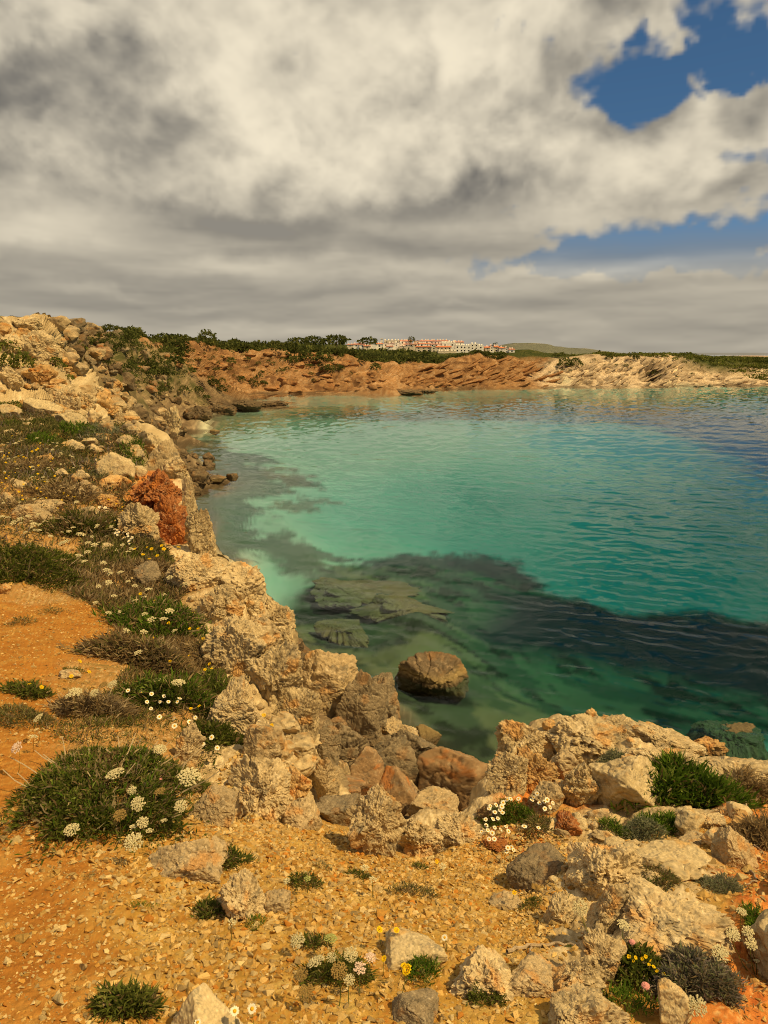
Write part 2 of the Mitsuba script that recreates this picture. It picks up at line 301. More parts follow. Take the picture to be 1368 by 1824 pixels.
def grid(cols, ra, rb, N, fine):
    rr = np.exp(gr)
    ia = (cols - A0) / DA
    prof = map_coordinates(raster[..., 0], [np.repeat(ia, len(gr)), np.tile(np.arange(len(gr)), len(cols))], order=1, mode='nearest').reshape(len(cols), -1)
    el = np.arctan2(prof - E, rr)
    top = np.maximum.accumulate(el, axis=1)
    vis = sstep(-.04, -.004, el - top)
    d_el = np.abs(np.gradient(el, axis=1))
    under = prof < -.4
    wgt = d_el * np.where(under, .40, 1.0) * (.34 + .66 * vis) + .003 * DR + DR * np.where(under, .003, .05) * (.5 + .5 * vis) * (rr < 170) * (rr > 3)
    wgt = gaussian_filter(wgt, (8, 2)) * (rr > ra) * (rr < rb) + 1e-12
    cum = np.cumsum(wgt, 1)
    cum = (cum - cum[:, :1]) / (cum[:, -1:] - cum[:, :1])
    R = np.exp(np.stack([np.interp(np.linspace(0, 1, N), c, gr) for c in cum]))
    R = np.clip(R, ra, rb)
    R[:, 0], R[:, -1] = ra, rb
    az = np.radians(cols)[:, None]
    X, Y = R * np.sin(az), R * np.cos(az)
    shp = X.shape
    x, y = X.ravel(), Y.ravel()
    r = np.hypot(x, y)
    z = lookup(x, y)
    wts = np.stack([lookup(x, y, k + 1) for k in range(len(ZONES))], -1)
    moved = wts[:, ZONES.index('d')] * sstep(255, 290, r) * .9      # the far cliffs stand straight in the water
    wts[:, ZONES.index('d')] -= moved
    wts[:, ZONES.index('k')] += moved * sstep(85, 60, x)
    wts[:, ZONES.index('w')] += moved * (1 - sstep(85, 60, x))
    G = np.stack([x, y, z], -1).reshape(*shp, 3)
    G2 = np.stack([gaussian_filter(G[..., k], 2) for k in range(3)], -1)
    nrm = np.cross(np.gradient(G2, axis=1), np.gradient(G2, axis=0))
    nrm /= np.linalg.norm(nrm, axis=-1, keepdims=True) + 1e-12
    nrm = np.where(nrm[..., 2:] < 0, -nrm, nrm).reshape(-1, 3)
    p = np.stack([x, y, z], -1)
    rough = wts @ np.array([ROUGH[c] for c in ZONES])
    disp = np.zeros(len(x))
    turn = np.array([[.36, .48, -.8], [-.8, .6, 0], [.48, .64, .6]])
    q = p + 0
    for o, lam in enumerate((24, 12, 6, 3, 1.5, .75, .38, .19, .095, .048, .024)):
        band = sstep(lam * 2.2, lam * 5.0, r) * sstep(lam * 230 * fine, lam * 110 * fine, r)
        q = q @ turn
        on = band * rough > 1e-4
        if on.any():
            wv = q[on] / lam
            wv = wv + .35 * np.stack([noise(wv * 1.1 + 3 * i, 170 + o + 20 * i) - .5 for i in range(3)], -1)
            n0 = np.abs(2 * noise(wv + 5.3 * o, 100 + o) - 1)
            n1 = noise(wv * 1.37 + 9.1 * o, 140 + o) - .5
            disp[on] += (band * rough)[on] * lam * .55 * ((np.minimum(n0, .6) - .35) * 1.1 + n1 * .9)
    land = sstep(-.8, .3, z)
    for c, rad, dep_ in CAVES:
        disp -= dep_ * np.exp(-((np.hypot(x - c[0], (y - c[1]) * .5) / rad) ** 4 + ((z - c[2]) / rad) ** 4))
    # tilted beds in the far cliffs
    far = sstep(120, 250, r)
    strat = np.clip((wts[:, ZONES.index('k')] * .75 + wts[:, ZONES.index('w')] * 1.2) * far * sstep(.02, .10, 1 - nrm[:, 2]), 0, 1)
    bend = 6 * (fbm(p * .022, 3, 91) - .5)
    bed_ = z * .86 - x * .42 + .2 * y + bend
    along = x * .9 + z * .42
    sq = np.stack([bed_ * .42, along * .055, y * .06], -1)
    s1 = fbm(sq, 3, 92) - .5
    ph = bed_ / 2.5 + 1.6 * s1
    saw, bedno = ph - np.floor(ph), np.floor(ph)
    ph2 = bed_ / .95 + 2.0 * s1
    saw2 = ph2 - np.floor(ph2)
    worn = .25 + .75 * sstep(.36, .6, fbm(p * .06 + 9, 3, 93))
    tone_ = noise(np.stack([bedno * .77, along * .03, 0 * x], -1), 97) - .5
    gul = np.abs(2 * fbm(np.stack([x * .06, y * .06, z * .02], -1) + 3, 4, 96) - 1)
    disp += strat * worn * (2.6 * (saw - .5) + .9 * (saw2 - .5)) + strat * 3.0 * s1 + far * wts[:, ZONES.index('k')] * 5.0 * (np.minimum(gul, .45) - .25)
    p2 = p + nrm * (disp * land)[:, None]
    col, ww = tones(p2, wts, r)
    col *= np.clip(1 + strat * (1.0 * s1 + .75 * tone_ + .3 * worn * (saw2 - .5)), .4, 1.6)[:, None]
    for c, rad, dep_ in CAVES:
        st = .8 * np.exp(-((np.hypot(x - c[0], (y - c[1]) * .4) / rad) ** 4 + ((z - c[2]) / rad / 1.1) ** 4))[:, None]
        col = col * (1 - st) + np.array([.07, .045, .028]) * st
    wet = sstep(.9, .2, p2[:, 2] + 1.4 * (fbm(p * .4, 2, 94) - .5)) * land * sstep(25, 40, r)
    col = col * (1 - .7 * wet[:, None]) + np.array([.06, .045, .028]) * .7 * wet[:, None]
    sub = (z < 0.3) & (p2[:, 2] < 0)
    bc = seabed_colour(x[sub], y[sub])
    m = sstep(-.15, -.5, p2[sub, 2])[:, None]
    col[sub] = col[sub] * (1 - m) + bc * m
    i, j = np.meshgrid(np.arange(shp[0] - 1), np.arange(shp[1] - 1), indexing='ij')
    a = (i * shp[1] + j).ravel()
    F = np.vstack([np.c_[a, a + shp[1], a + shp[1] + 1], np.c_[a, a + shp[1] + 1, a + 1]])
    n0 = np.cross(p[F[:200, 1]] - p[F[:200, 0]], p[F[:200, 2]] - p[F[:200, 0]])[:, 2].sum()
    if n0 < 0:
        F = F[:, ::-1]
    return p2, F, col, shp

CAVES = [(W(1166, 654, 395), 5.4, 8.0), (W(1153, 677, 386), 4.0, 6.0)]
SPLIT = 125.0
near_cols = np.concatenate([np.arange(-180, -64, 2.5), np.arange(-63, -34.5, .4), np.arange(-34.5, 34.5, 0.13), np.arange(34.5, 66, .35), np.arange(67.5, 180.1, 2.5)])
near_cols[-1] = 180.0
far_cols = np.concatenate([np.arange(-180, -36, 3.0), np.arange(-30, 30, 0.078), np.arange(36, 180.1, 3.0)])
far_cols[-1] = 180.0
pA, FA, cA, shA = grid(near_cols, 0.72, SPLIT + 1.0, 640, 1.3)
pB, FB, cB, shB = grid(far_cols, SPLIT, 1150.0, 270, 2.0)
def part_of(p2, F, col, sel):
    f = F[sel]
    u, inv = np.unique(f, return_inverse=True)
    return p2[u], inv.reshape(-1, 3), col[u]
def stack(a, b):
    return np.vstack([a[0], b[0]]), np.vstack([a[1], b[1] + len(a[0])]), np.vstack([a[2], b[2]])
zA, zB = pA[FA][:, :, 2].max(1), pB[FB][:, :, 2].max(1)
add('seabed', *stack(part_of(pA, FA, cA, zA < -.35), part_of(pB, FB, cB, zB < -.35)), 'ground_material', smooth=True, label='sandy sea floor with weed beds under clear turquoise water', kind='structure')
add('hillside', *part_of(pA, FA, cA, zA >= -.35), 'rock_material', smooth=True, label='rocky orange coastal slope with gravel path and cliff edge', kind='structure')
add('far_coast', *part_of(pB, FB, cB, zB >= -.35), 'ground_material', smooth=True, label='orange and pale cliffs with green plateau round the bay', kind='structure')
ring = np.arange(shA[0] - 1) * shA[1]
V = np.vstack([pA[ring], [[0, 0, E - 1.57]]])
k = np.arange(len(ring))
add('footpath', V, np.c_[np.roll(k, -1), k, np.full(len(k), len(ring))], np.array(TONE['g'][0]), 'ground_material', smooth=True, label='gravel ground underfoot at the viewpoint', kind='structure')

# the finished surface, for standing things on it
SURF = np.vstack([pA, pB[np.hypot(pB[:, 0], pB[:, 1]) > SPLIT + 1]])
SURF_TREE = cKDTree(SURF[:, :2])
def groundz(x, y):
    q = np.stack([np.atleast_1d(x).astype(float), np.atleast_1d(y).astype(float)], -1)
    d, i = SURF_TREE.query(q, k=3)
    w = 1 / (d + 1e-6)
    return (SURF[i, 2] * w).sum(1) / w.sum(1)
def hit(px, py):
    """where the photograph's pixel meets the ground (or the sea)"""
    d = ray(px, py)
    p = np.array([0, 0, E]) + d * TS[:, None]
    low = np.maximum(lookup(p[:, 0], p[:, 1]), 0.0)
    amp = np.minimum(.02 * np.hypot(p[:, 0], p[:, 1]), 4) + .02
    i = np.flatnonzero(p[:, 2] < low + amp)
    for s in range(0, len(i), 60):
        q = i[s:s + 60]
        b = p[q, 2] < np.maximum(groundz(p[q, 0], p[q, 1]), 0)
        if b.any():
            return p[q[int(np.argmax(b))]]
    return p[-1]

# ---------------------------------------------------------------- the sea
def build_sea():
    cols = np.concatenate([np.arange(-100, -30, 2.0), np.arange(-30, 30, .16), np.arange(30, 130, 2.0)])
    rows = np.concatenate([np.exp(np.arange(math.log(9), math.log(24), .02)), np.exp(np.arange(math.log(24), math.log(120), .0052)), np.exp(np.arange(math.log(120.5), math.log(420), .010)), np.exp(np.arange(math.log(425), math.log(16000), .06))])
    a, rr = np.meshgrid(np.radians(cols), rows, indexing='ij')
    x, y = (rr * np.sin(a)).ravel(), (rr * np.cos(a)).ravel()
    r = np.hypot(x, y)
    h = np.zeros(len(x))
    rng = np.random.default_rng(4)
    pw = np.stack([x + 1.2 * (noise(np.c_[x * .2, y * .2, 0 * x], 61) - .5), y + 1.2 * (noise(np.c_[x * .2, y * .2, 0 * x + 5], 62) - .5), 0 * x], -1)
    for lam, amp in ((5.0, .012), (2.4, .014), (1.2, .020), (.68, .020), (.40, .015)):
        band = sstep(lam * 330, lam * 110, r)
        on = band > 0
        for _ in range(2):
            th = math.radians(rng.uniform(20, 75))       # wind waves run towards the left shore
            c, s = math.cos(th), math.sin(th)
            q = np.stack([(pw[on, 0] * c + pw[on, 1] * s) / lam, (-pw[on, 0] * s + pw[on, 1] * c) / (lam * 2.6), np.zeros(on.sum()) + rng.uniform(0, 90)], -1)
            h[on] += band[on] * (1 + .9 * sstep(90, 240, r[on])) * amp * 2 * (1 - np.abs(2 * noise(q, int(lam * 100)) - 1) - .5)
    h += np.minimum(.00045 * r, .2) * sstep(110, 240, r) * (rng.random(len(x)) - .5) * 2      # far chop, too small to draw singly
    depth = np.clip(-lookup(x, y), 0, 14)
    depth = np.where(r > 700, 14, depth)
    tint = np.exp(-depth[:, None] * np.array([.28, .086, .066])) * np.array([.93, .98, .96])
    n1 = len(rows)
    i, j = np.meshgrid(np.arange(len(cols) - 1), np.arange(n1 - 1), indexing='ij')
    k = (i * n1 + j).ravel()
    F = np.vstack([np.c_[k, k + n1 + 1, k + n1], np.c_[k, k + 1, k + n1 + 1]])
    V = np.stack([x, y, h], -1)
    f0 = F[0]
    if np.cross(V[f0[1]] - V[f0[0]], V[f0[2]] - V[f0[0]])[2] < 0:
        F = F[:, ::-1]
    gz = lookup(x, y)
    keep = (gz[F].min(1) < .6) | (np.hypot(x, y)[F].min(1) > 700)
    F = F[keep]
    u, inv = np.unique(F, return_inverse=True)
    add('sea', V[u], inv.reshape(-1, 3), tint[u], 'water_material', smooth=True, label='clear turquoise bay water with small wind ripples', kind='structure')
build_sea()

# ---------------------------------------------------------------- rocks
TURN = np.array([[.36, .48, -.8], [-.8, .6, 0], [.48, .64, .6]])
def rfbm(q, octaves, seed):
    out, amp, tot = 0, 1.0, 0
    for o in range(octaves):
        out = out + amp * noise(q, seed + 31 * o)
        tot += amp
        amp *= .52
        q = (q @ TURN) * 2.03 + 11.7
    return out / tot
ICO = {s: trimesh.creation.icosphere(subdivisions=s) for s in range(0, 7)}
PAL = {'pale': ((.45, .345, .19), (.27, .20, .105), (.60, .49, .31), (.47, .25, .08)), 'smooth': ((.46, .36, .20), (.36, .27, .15), (.55, .45, .28), (.46, .28, .10)),
       'grey': ((.22, .17, .105), (.12, .095, .06), (.33, .265, .17), (.27, .16, .075)), 'dark': ((.13, .095, .055), (.07, .05, .034), (.24, .18, .11), (.19, .11, .05)),
       'rust': ((.26, .165, .085), (.18, .125, .075), (.34, .255, .155), (.34, .145, .05)), 'red': ((.31, .125, .045), (.19, .06, .024), (.42, .30, .17), (.35, .13, .035)),
       'orange': ((.43, .27, .11), (.34, .165, .055), (.53, .41, .23), (.45, .18, .04)), 'tide': ((.13, .095, .058), (.09, .064, .04), (.26, .19, .11), (.20, .115, .05)),
       'tan': ((.37, .275, .15), (.24, .175, .095), (.50, .40, .25), (.40, .21, .07)), 'reef': ((.25, .20, .11), (.12, .10, .06), (.34, .28, .16), (.26, .17, .08))}
SHAPE = {'pale': (11, 30, .36, .19), 'smooth': (10, 34, .15, .05), 'grey': (10, 40, .16, .065), 'dark': (10, 24, .36, .14), 'rust': (9, 44, .13, .05), 'red': (11, 18, .5, .28), 'orange': (11, 18, .46, .24),
         'tide': (10, 20, .2, .06), 'tan': (10, 34, .22, .10), 'reef': (9, 12, .4, .12)}

def rock_shape(rng, style, sub, cracks=0.0, asp=(1, 1, 1)):
    """unit rock: (vertices, faces, colours), about one unit across on each axis"""
    planes, hard, lump, pit = SHAPE[style]
    m = ICO[sub]
    d = np.array(m.vertices)
    i = np.arange(planes) + .5
    ct = 1 - 2 * i / planes
    th = i * 2.39996 + rng.uniform(0, 6.28)
    n = np.stack([np.sqrt(1 - ct ** 2) * np.cos(th), np.sqrt(1 - ct ** 2) * np.sin(th), ct], 1) + rng.normal(size=(planes, 3)) * .30
    n /= np.linalg.norm(n, axis=1, keepdims=True)
    h = rng.uniform(.66, 1.0, planes)
    rr = (np.clip(d @ n.T / h, 0, None) ** hard).sum(1) ** (-1 / hard)
    rr = np.minimum(rr, 1.25)
    v = d * rr[:, None]
    off = rng.uniform(0, 90, 3)
    q = v * np.asarray(asp) + off
    wq = q + .22 * np.stack([rfbm(q * 2.1 + 17 * i, 2, 60 + i) - .5 for i in range(3)], -1)
    a, b = rfbm(wq * 1.4, 3, 1), np.abs(2 * rfbm(wq * 2.3, 3, 2) - 1)
    c, e = rfbm(wq * 6.3, 3, 3), np.abs(2 * rfbm(wq * 8.7, 2, 4) - 1)
    g = rfbm(wq * 23, 2, 5)
    s = lump * (1.0 * (a - .5) + .70 * np.minimum(b, .45) - .2) + pit * (.65 * (c - .5) + .30 * np.minimum(e, .3) - .05 - .7 * sstep(.57, .68, rfbm(wq * 4.2, 3, 6)) + (.75 * (g - .5) if sub >= 4 else 0))
    if style in ('pale', 'tan', 'grey'):
        cracks = max(cracks, .035)
    if cracks:
        for kk in range(3):
            f = np.abs(rfbm(q * np.roll([1.3, .75, .45], kk) + 7 * kk, 2, 9 + kk) - .5)
            s -= cracks * np.exp(-(f / .016) ** 2)
    if style in ('pale', 'tan', 'grey', 'tide'):     # beds
        t = rng.normal(size=3) * .4 + [0, 0, 1]
        f = (q @ t * 2.2 + 1.6 * a + .5 * c) % 1.0
        s -= .055 * np.exp(-((f - .5) / .07) ** 2) * sstep(.45, .6, rfbm(q * 1.7, 2, 8))
    v = v * (1 + s)[:, None]
    t0, t1, t2, t3 = (np.array(t) for t in PAL[style])
    n1, n2, n3, n4 = rfbm(wq * 1.9, 4, 11), rfbm(wq * 5.0, 3, 12), rfbm(q * 13, 2, 13), rfbm(q * 31, 2, 14)
    w1 = sstep(.48, .66, .5 * n1 + .5 * n2)[:, None]
    w2 = sstep(.52, .76, .55 * n2 + .45 * n3)[:, None]
    w3 = sstep(.56, .70, fbm(q * 1.5 + 60, 4, 15))[:, None] * (.75 if style not in ('rust', 'red') else 1)
    col = t0 * (1 - w1) + t1 * w1
    col = col * (1 - w2 * .8) + t2 * w2 * .8
    col = col * (1 - w3) + t3 * w3
    lich = sstep(.58, .66, .6 * rfbm(q * 3.1 + 33, 3, 16) + .4 * n4)[:, None] * (.65 if style in ('pale', 'tan', 'grey', 'smooth') else .3)
    col = col * (1 - lich) + np.array([.13, .115, .085]) * lich
    col = col * (.55 + .50 * n3 + .42 * n4)[:, None] * rng.uniform(.88, 1.1)
    lo, hi = v.min(0), v.max(0)
    v = (v - (lo + hi) / 2) / (hi - lo)
    return v, np.array(m.faces), col

ROT = lambda deg: np.array([[math.cos(math.radians(deg)), 0, -math.sin(math.radians(deg))], [0, 1, 0], [math.sin(math.radians(deg)), 0, math.cos(math.radians(deg))]])
def rock(name, box, style, label, cat='rock', group=None, Y=None, thick=.9, tilt=0, seed=None, cracks=0.0, grow=1.06, sub=None, skirt=1.35, zc=None):
    """a rock that fills a box of the photograph's pixels, standing on the ground it meets there"""
    x0, y0, x1, y1 = box
    rng = np.random.default_rng(int(x0 * 7 + y0 * 13) if seed is None else seed)
    cx, cy = (x0 + x1) / 2, (y0 + y1) / 2
    if zc is not None:
        c = sea_point(cx, cy, zc)
        Yc = c[1]
    else:
        Yc = hit(cx, y1 - .15 * (y1 - y0))[1] if Y is None else Y
    d = ray(cx, cy)
    t = Yc / d[1]
    axial = t * math.hypot(1, 0) * (d @ [0, CP, -SP])
    wpx, hpx = (x1 - x0) * grow, (y1 - y0) * grow
    w = wpx / 1368 * axial
    happ = hpx / 1368 * axial
    dep = math.atan2(-d[2], d[1])
    dz = w * thick if zc is None else min(w * thick, 2.2 * happ / max(math.sin(dep), .05))
    dz = min(dz, happ / max(math.sin(dep), .15) * .85)
    hz = math.sqrt(max(happ ** 2 - (dz * math.sin(dep)) ** 2, (.35 * happ) ** 2)) / max(math.cos(dep), .4)
    if sub is None:
        big = max(wpx, hpx)
        sub = 5 if big > 84 else 4 if big > 38 else 3 if big > 16 else 2
    v, f, col = rock_shape(rng, style, sub, cracks, np.array([w, dz, hz]) / (w * dz * hz) ** (1 / 3))
    v = v * np.where(v[:, 2:] < 0, [1, 1, skirt], 1.0)
    if zc is not None and zc < 0 and 'awash' not in label:
        hz = min(hz, 2 * (-zc - .15))
    v = v * [w, dz, hz]
    if tilt:
        v = v @ ROT(tilt).T
    c = np.array([0, 0, E]) + d * ((Yc + dz * .22) / d[1])
    p = v + c
    if zc is not None and zc < .2:      # stands on the sea floor
        floor = float(lookup(np.atleast_1d(c[0]), np.atleast_1d(c[1]))[0]) - .4
        low_ = p[:, 2] < c[2]
        if zc < 0:      # spreads out downwards like a mound
            t_ = (c[2] - p[low_, 2]) / max(c[2] - p[:, 2].min(), 1e-6)
            p[low_, :2] = c[:2] + (p[low_, :2] - c[:2]) * (1 + 1.1 * t_)[:, None]
        p[low_, 2] = c[2] - (c[2] - p[low_, 2]) * max(1.0, (c[2] - floor) / max(c[2] - p[:, 2].min(), .05))
    if abs(c[2]) < 3.0 and np.hypot(c[0], c[1]) > 15:   # tide line
        wet = sstep(.55, .15, p[:, 2])[:, None] * .6
        col = col * (1 - wet) + np.array([.07, .052, .03]) * wet
        band = (np.exp(-((p[:, 2] - .42) / .2) ** 2) * .45)[:, None]
        if style == 'tide':
            col = col * (1 - band) + np.array([.36, .26, .10]) * band
    mat = 'rock_material' if np.hypot(c[0], c[1]) < 30 else 'ground_material'
    if group is None and len(label.split()) < 11:
        NAMED.append((cx, cy, label))
    k = thing(name, label, cat, group)
    add(k, p, f, col, mat, smooth=sub < 4 or style in ('smooth', 'rust'))
    return k

R = lambda *a, **k: rock(*a, **({'grow': 1.24} | k if a[0] == 'shore_boulder' else k))
# red outcrop and cliff edge on the left
R('red_outcrop', (232, 838, 322, 930), 'red', 'lumpy red upper block of the outcrop at the cliff edge', thick=1.2, grow=1.15)
R('red_outcrop', (268, 880, 338, 985), 'red', 'dark red hollow lower block of the outcrop above the sea', thick=.6, grow=1.1)
R('outcrop_rock', (210, 893, 285, 978), 'pale', 'pale tan lumpy boulder leaning against the left foot of the red outcrop')
R('outcrop_rock', (322, 850, 346, 925), 'pale', 'thin pale pillar on the seaward side of the red outcrop', tilt=-6)
R('outcrop_rock', (332, 908, 378, 1000), 'pale', 'pale knobbly rock tower on the edge below the red outcrop', grow=1.1)
R('outcrop_rock', (378, 994, 406, 1024), 'pale', 'small pale knob between the rock tower and the cracked block')
R('outcrop_rock', (392, 1004, 470, 1078), 'pale', 'cracked pale block jutting over the turquoise shallows', cracks=.09, thick=1.0)
R('outcrop_rock', (414, 1064, 477, 1114), 'pale', 'pale wedge under the cracked block at the cliff edge', cracks=.05)
R('outcrop_rock', (300, 982, 400, 1060), 'pale', 'pale sloping slab inland of the cracked block', tilt=-24, thick=.7)
R('outcrop_rock', (352, 1040, 440, 1128), 'pale', 'pale weathered slab above the big ridge rock', tilt=-20)
R('ridge_rock', (366, 1102, 478, 1215), 'pale', 'upper part of the big pitted ridge rock on the cliff edge', tilt=-18, thick=.9, grow=1.12)
R('ridge_rock', (436, 1142, 538, 1288), 'pale', 'lower overhanging part of the big pitted ridge rock above the dark cleft', tilt=-8, thick=.7, cracks=.05)
R('outcrop_rock', (372, 1205, 462, 1328), 'pale', 'pale rock left of the dark cleft among green plants', tilt=-15)
R('outcrop_rock', (430, 1288, 502, 1372), 'tan', 'tan lump below the dark cleft')
R('outcrop_rock', (497, 1232, 572, 1352), 'pale', 'tall pale buttress below the overhang on the cliff edge', thick=.7, cracks=.06)
R('outcrop_rock', (312, 1286, 362, 1385), 'pale', 'pale pitted rock between the daisies and the big green bush', tilt=-14)
R('outcrop_rock', (408, 1350, 522, 1470), 'pale', 'broad pale weathered rock above the gravel at the cliff edge', thick=.9)
R('outcrop_rock', (496, 1372, 556, 1440), 'orange', 'orange stained rock face at the head of the gully', thick=.9)
R('outcrop_rock', (500, 1425, 572, 1486), 'tan', 'tan rock under the orange stained face', thick=.9)
R('outcrop_rock', (333, 1400, 420, 1470), 'tan', 'low tan rock right of the big green bush')
R('outcrop_rock', (240, 1002, 287, 1050), 'grey', 'grey rounded boulder among white umbels on the left slope')
R('outcrop_rock', (180, 968, 209, 988), 'smooth', 'small flat topped pale block near the red outcrop')
# boulders at the foot of the cliff
R('shore_boulder', (536, 1172, 634, 1292), 'tan', 'large tilted tan boulder standing at the foot of the cliff', 'boulder', tilt=-10, thick=.8, Y=27)
R('shore_boulder', (604, 1212, 684, 1326), 'grey', 'flat faced grey slab leaning behind the tilted tan boulder', 'boulder', thick=.5, Y=26)
R('shore_boulder', (638, 1208, 708, 1292), 'grey', 'grey boulder with rusty end at the water behind the flat slab', 'boulder', Y=29)
R('sea_boulder', (703, 1162, 836, 1240), 'tide', 'domed brown boulder with dark cracks standing alone in the water', 'boulder', cracks=.06, thick=.8, zc=.5, grow=1.02)
R('shore_boulder', (566, 1292, 652, 1402), 'grey', 'cracked dark grey boulder under the pale buttress', 'boulder', cracks=.08, Y=23)
R('shore_boulder', (650, 1318, 752, 1408), 'grey', 'smooth dark grey slab in the middle of the scree', 'boulder', thick=.6, tilt=-22, Y=23.5)
R('shore_boulder', (620, 1338, 680, 1424), 'rust', 'pointed brown boulder in front of the grey slab', 'boulder', Y=21.5)
R('shore_boulder', (668, 1382, 738, 1452), 'rust', 'red brown boulder with orange flank in the scree', 'boulder', Y=21)
R('shore_boulder', (754, 1342, 868, 1442), 'rust', 'orange and brown rust stained boulder at the gully mouth', 'boulder', Y=23, thick=.8)
R('shore_boulder', (702, 1302, 772, 1368), 'grey', 'grey brown block behind the rust stained boulder', 'boulder', Y=25.5)
R('shore_boulder', (740, 1296, 782, 1326), 'tide', 'small tan rock standing in the water edge', 'boulder', zc=.25)
R('shore_boulder', (672, 1284, 712, 1330), 'tan', 'pale angular stone beside the flat faced slab', 'boulder', Y=27)
R('shore_boulder', (700, 1292, 742, 1326), 'tan', 'pale flat stone next to the water edge', 'boulder', Y=27.5)
R('shore_boulder', (584, 1362, 628, 1424), 'tan', 'tan block left of the pointed brown boulder', 'boulder', Y=21)
R('shore_boulder', (732, 1412, 812, 1472), 'tan', 'tan boulder below the rust stained boulder', 'boulder', Y=20)
R('shore_boulder', (610, 1410, 640, 1436), 'grey', 'small grey block under the tan block in the scree', 'boulder', Y=20.5)
R('shore_boulder', (640, 1268, 676, 1312), 'dark', 'dark stone wedged below the grey slabs', 'boulder', Y=26.5)
R('gully_boulder', (556, 1420, 642, 1476), 'grey', 'low grey rock at the lip of the gully behind the gravel', thick=.7)
R('gully_boulder', (618, 1400, 722, 1545), 'pale', 'grainy pointed pale boulder standing at the lip of the gravel', cracks=.04, thick=.8)
R('gully_boulder', (698, 1450, 788, 1535), 'pale', 'rounded grainy boulder right of the pointed one at the lip', thick=.8)
R('gully_boulder', (776, 1448, 866, 1515), 'pale', 'pale rock with a dark hole left of the daisies', thick=.8)
R('gully_boulder', (848, 1432, 900, 1470), 'dark', 'dark rock at the lip behind the daisies')
for b, s, l in (((492, 1134, 540, 1164), 'tide', 'flat brown shore rock beyond the ridge rock'), ((508, 1154, 566, 1202), 'dark', 'dark wet shore rock beside the tilted boulder'), ((476, 1112, 514, 1142), 'dark', 'dark shore rock nearest the ridge rock'), ((500, 1128, 522, 1142), 'tide', 'small tan stone at the water beyond the ridge rock')):
    R('shore_rock', b, s, l)
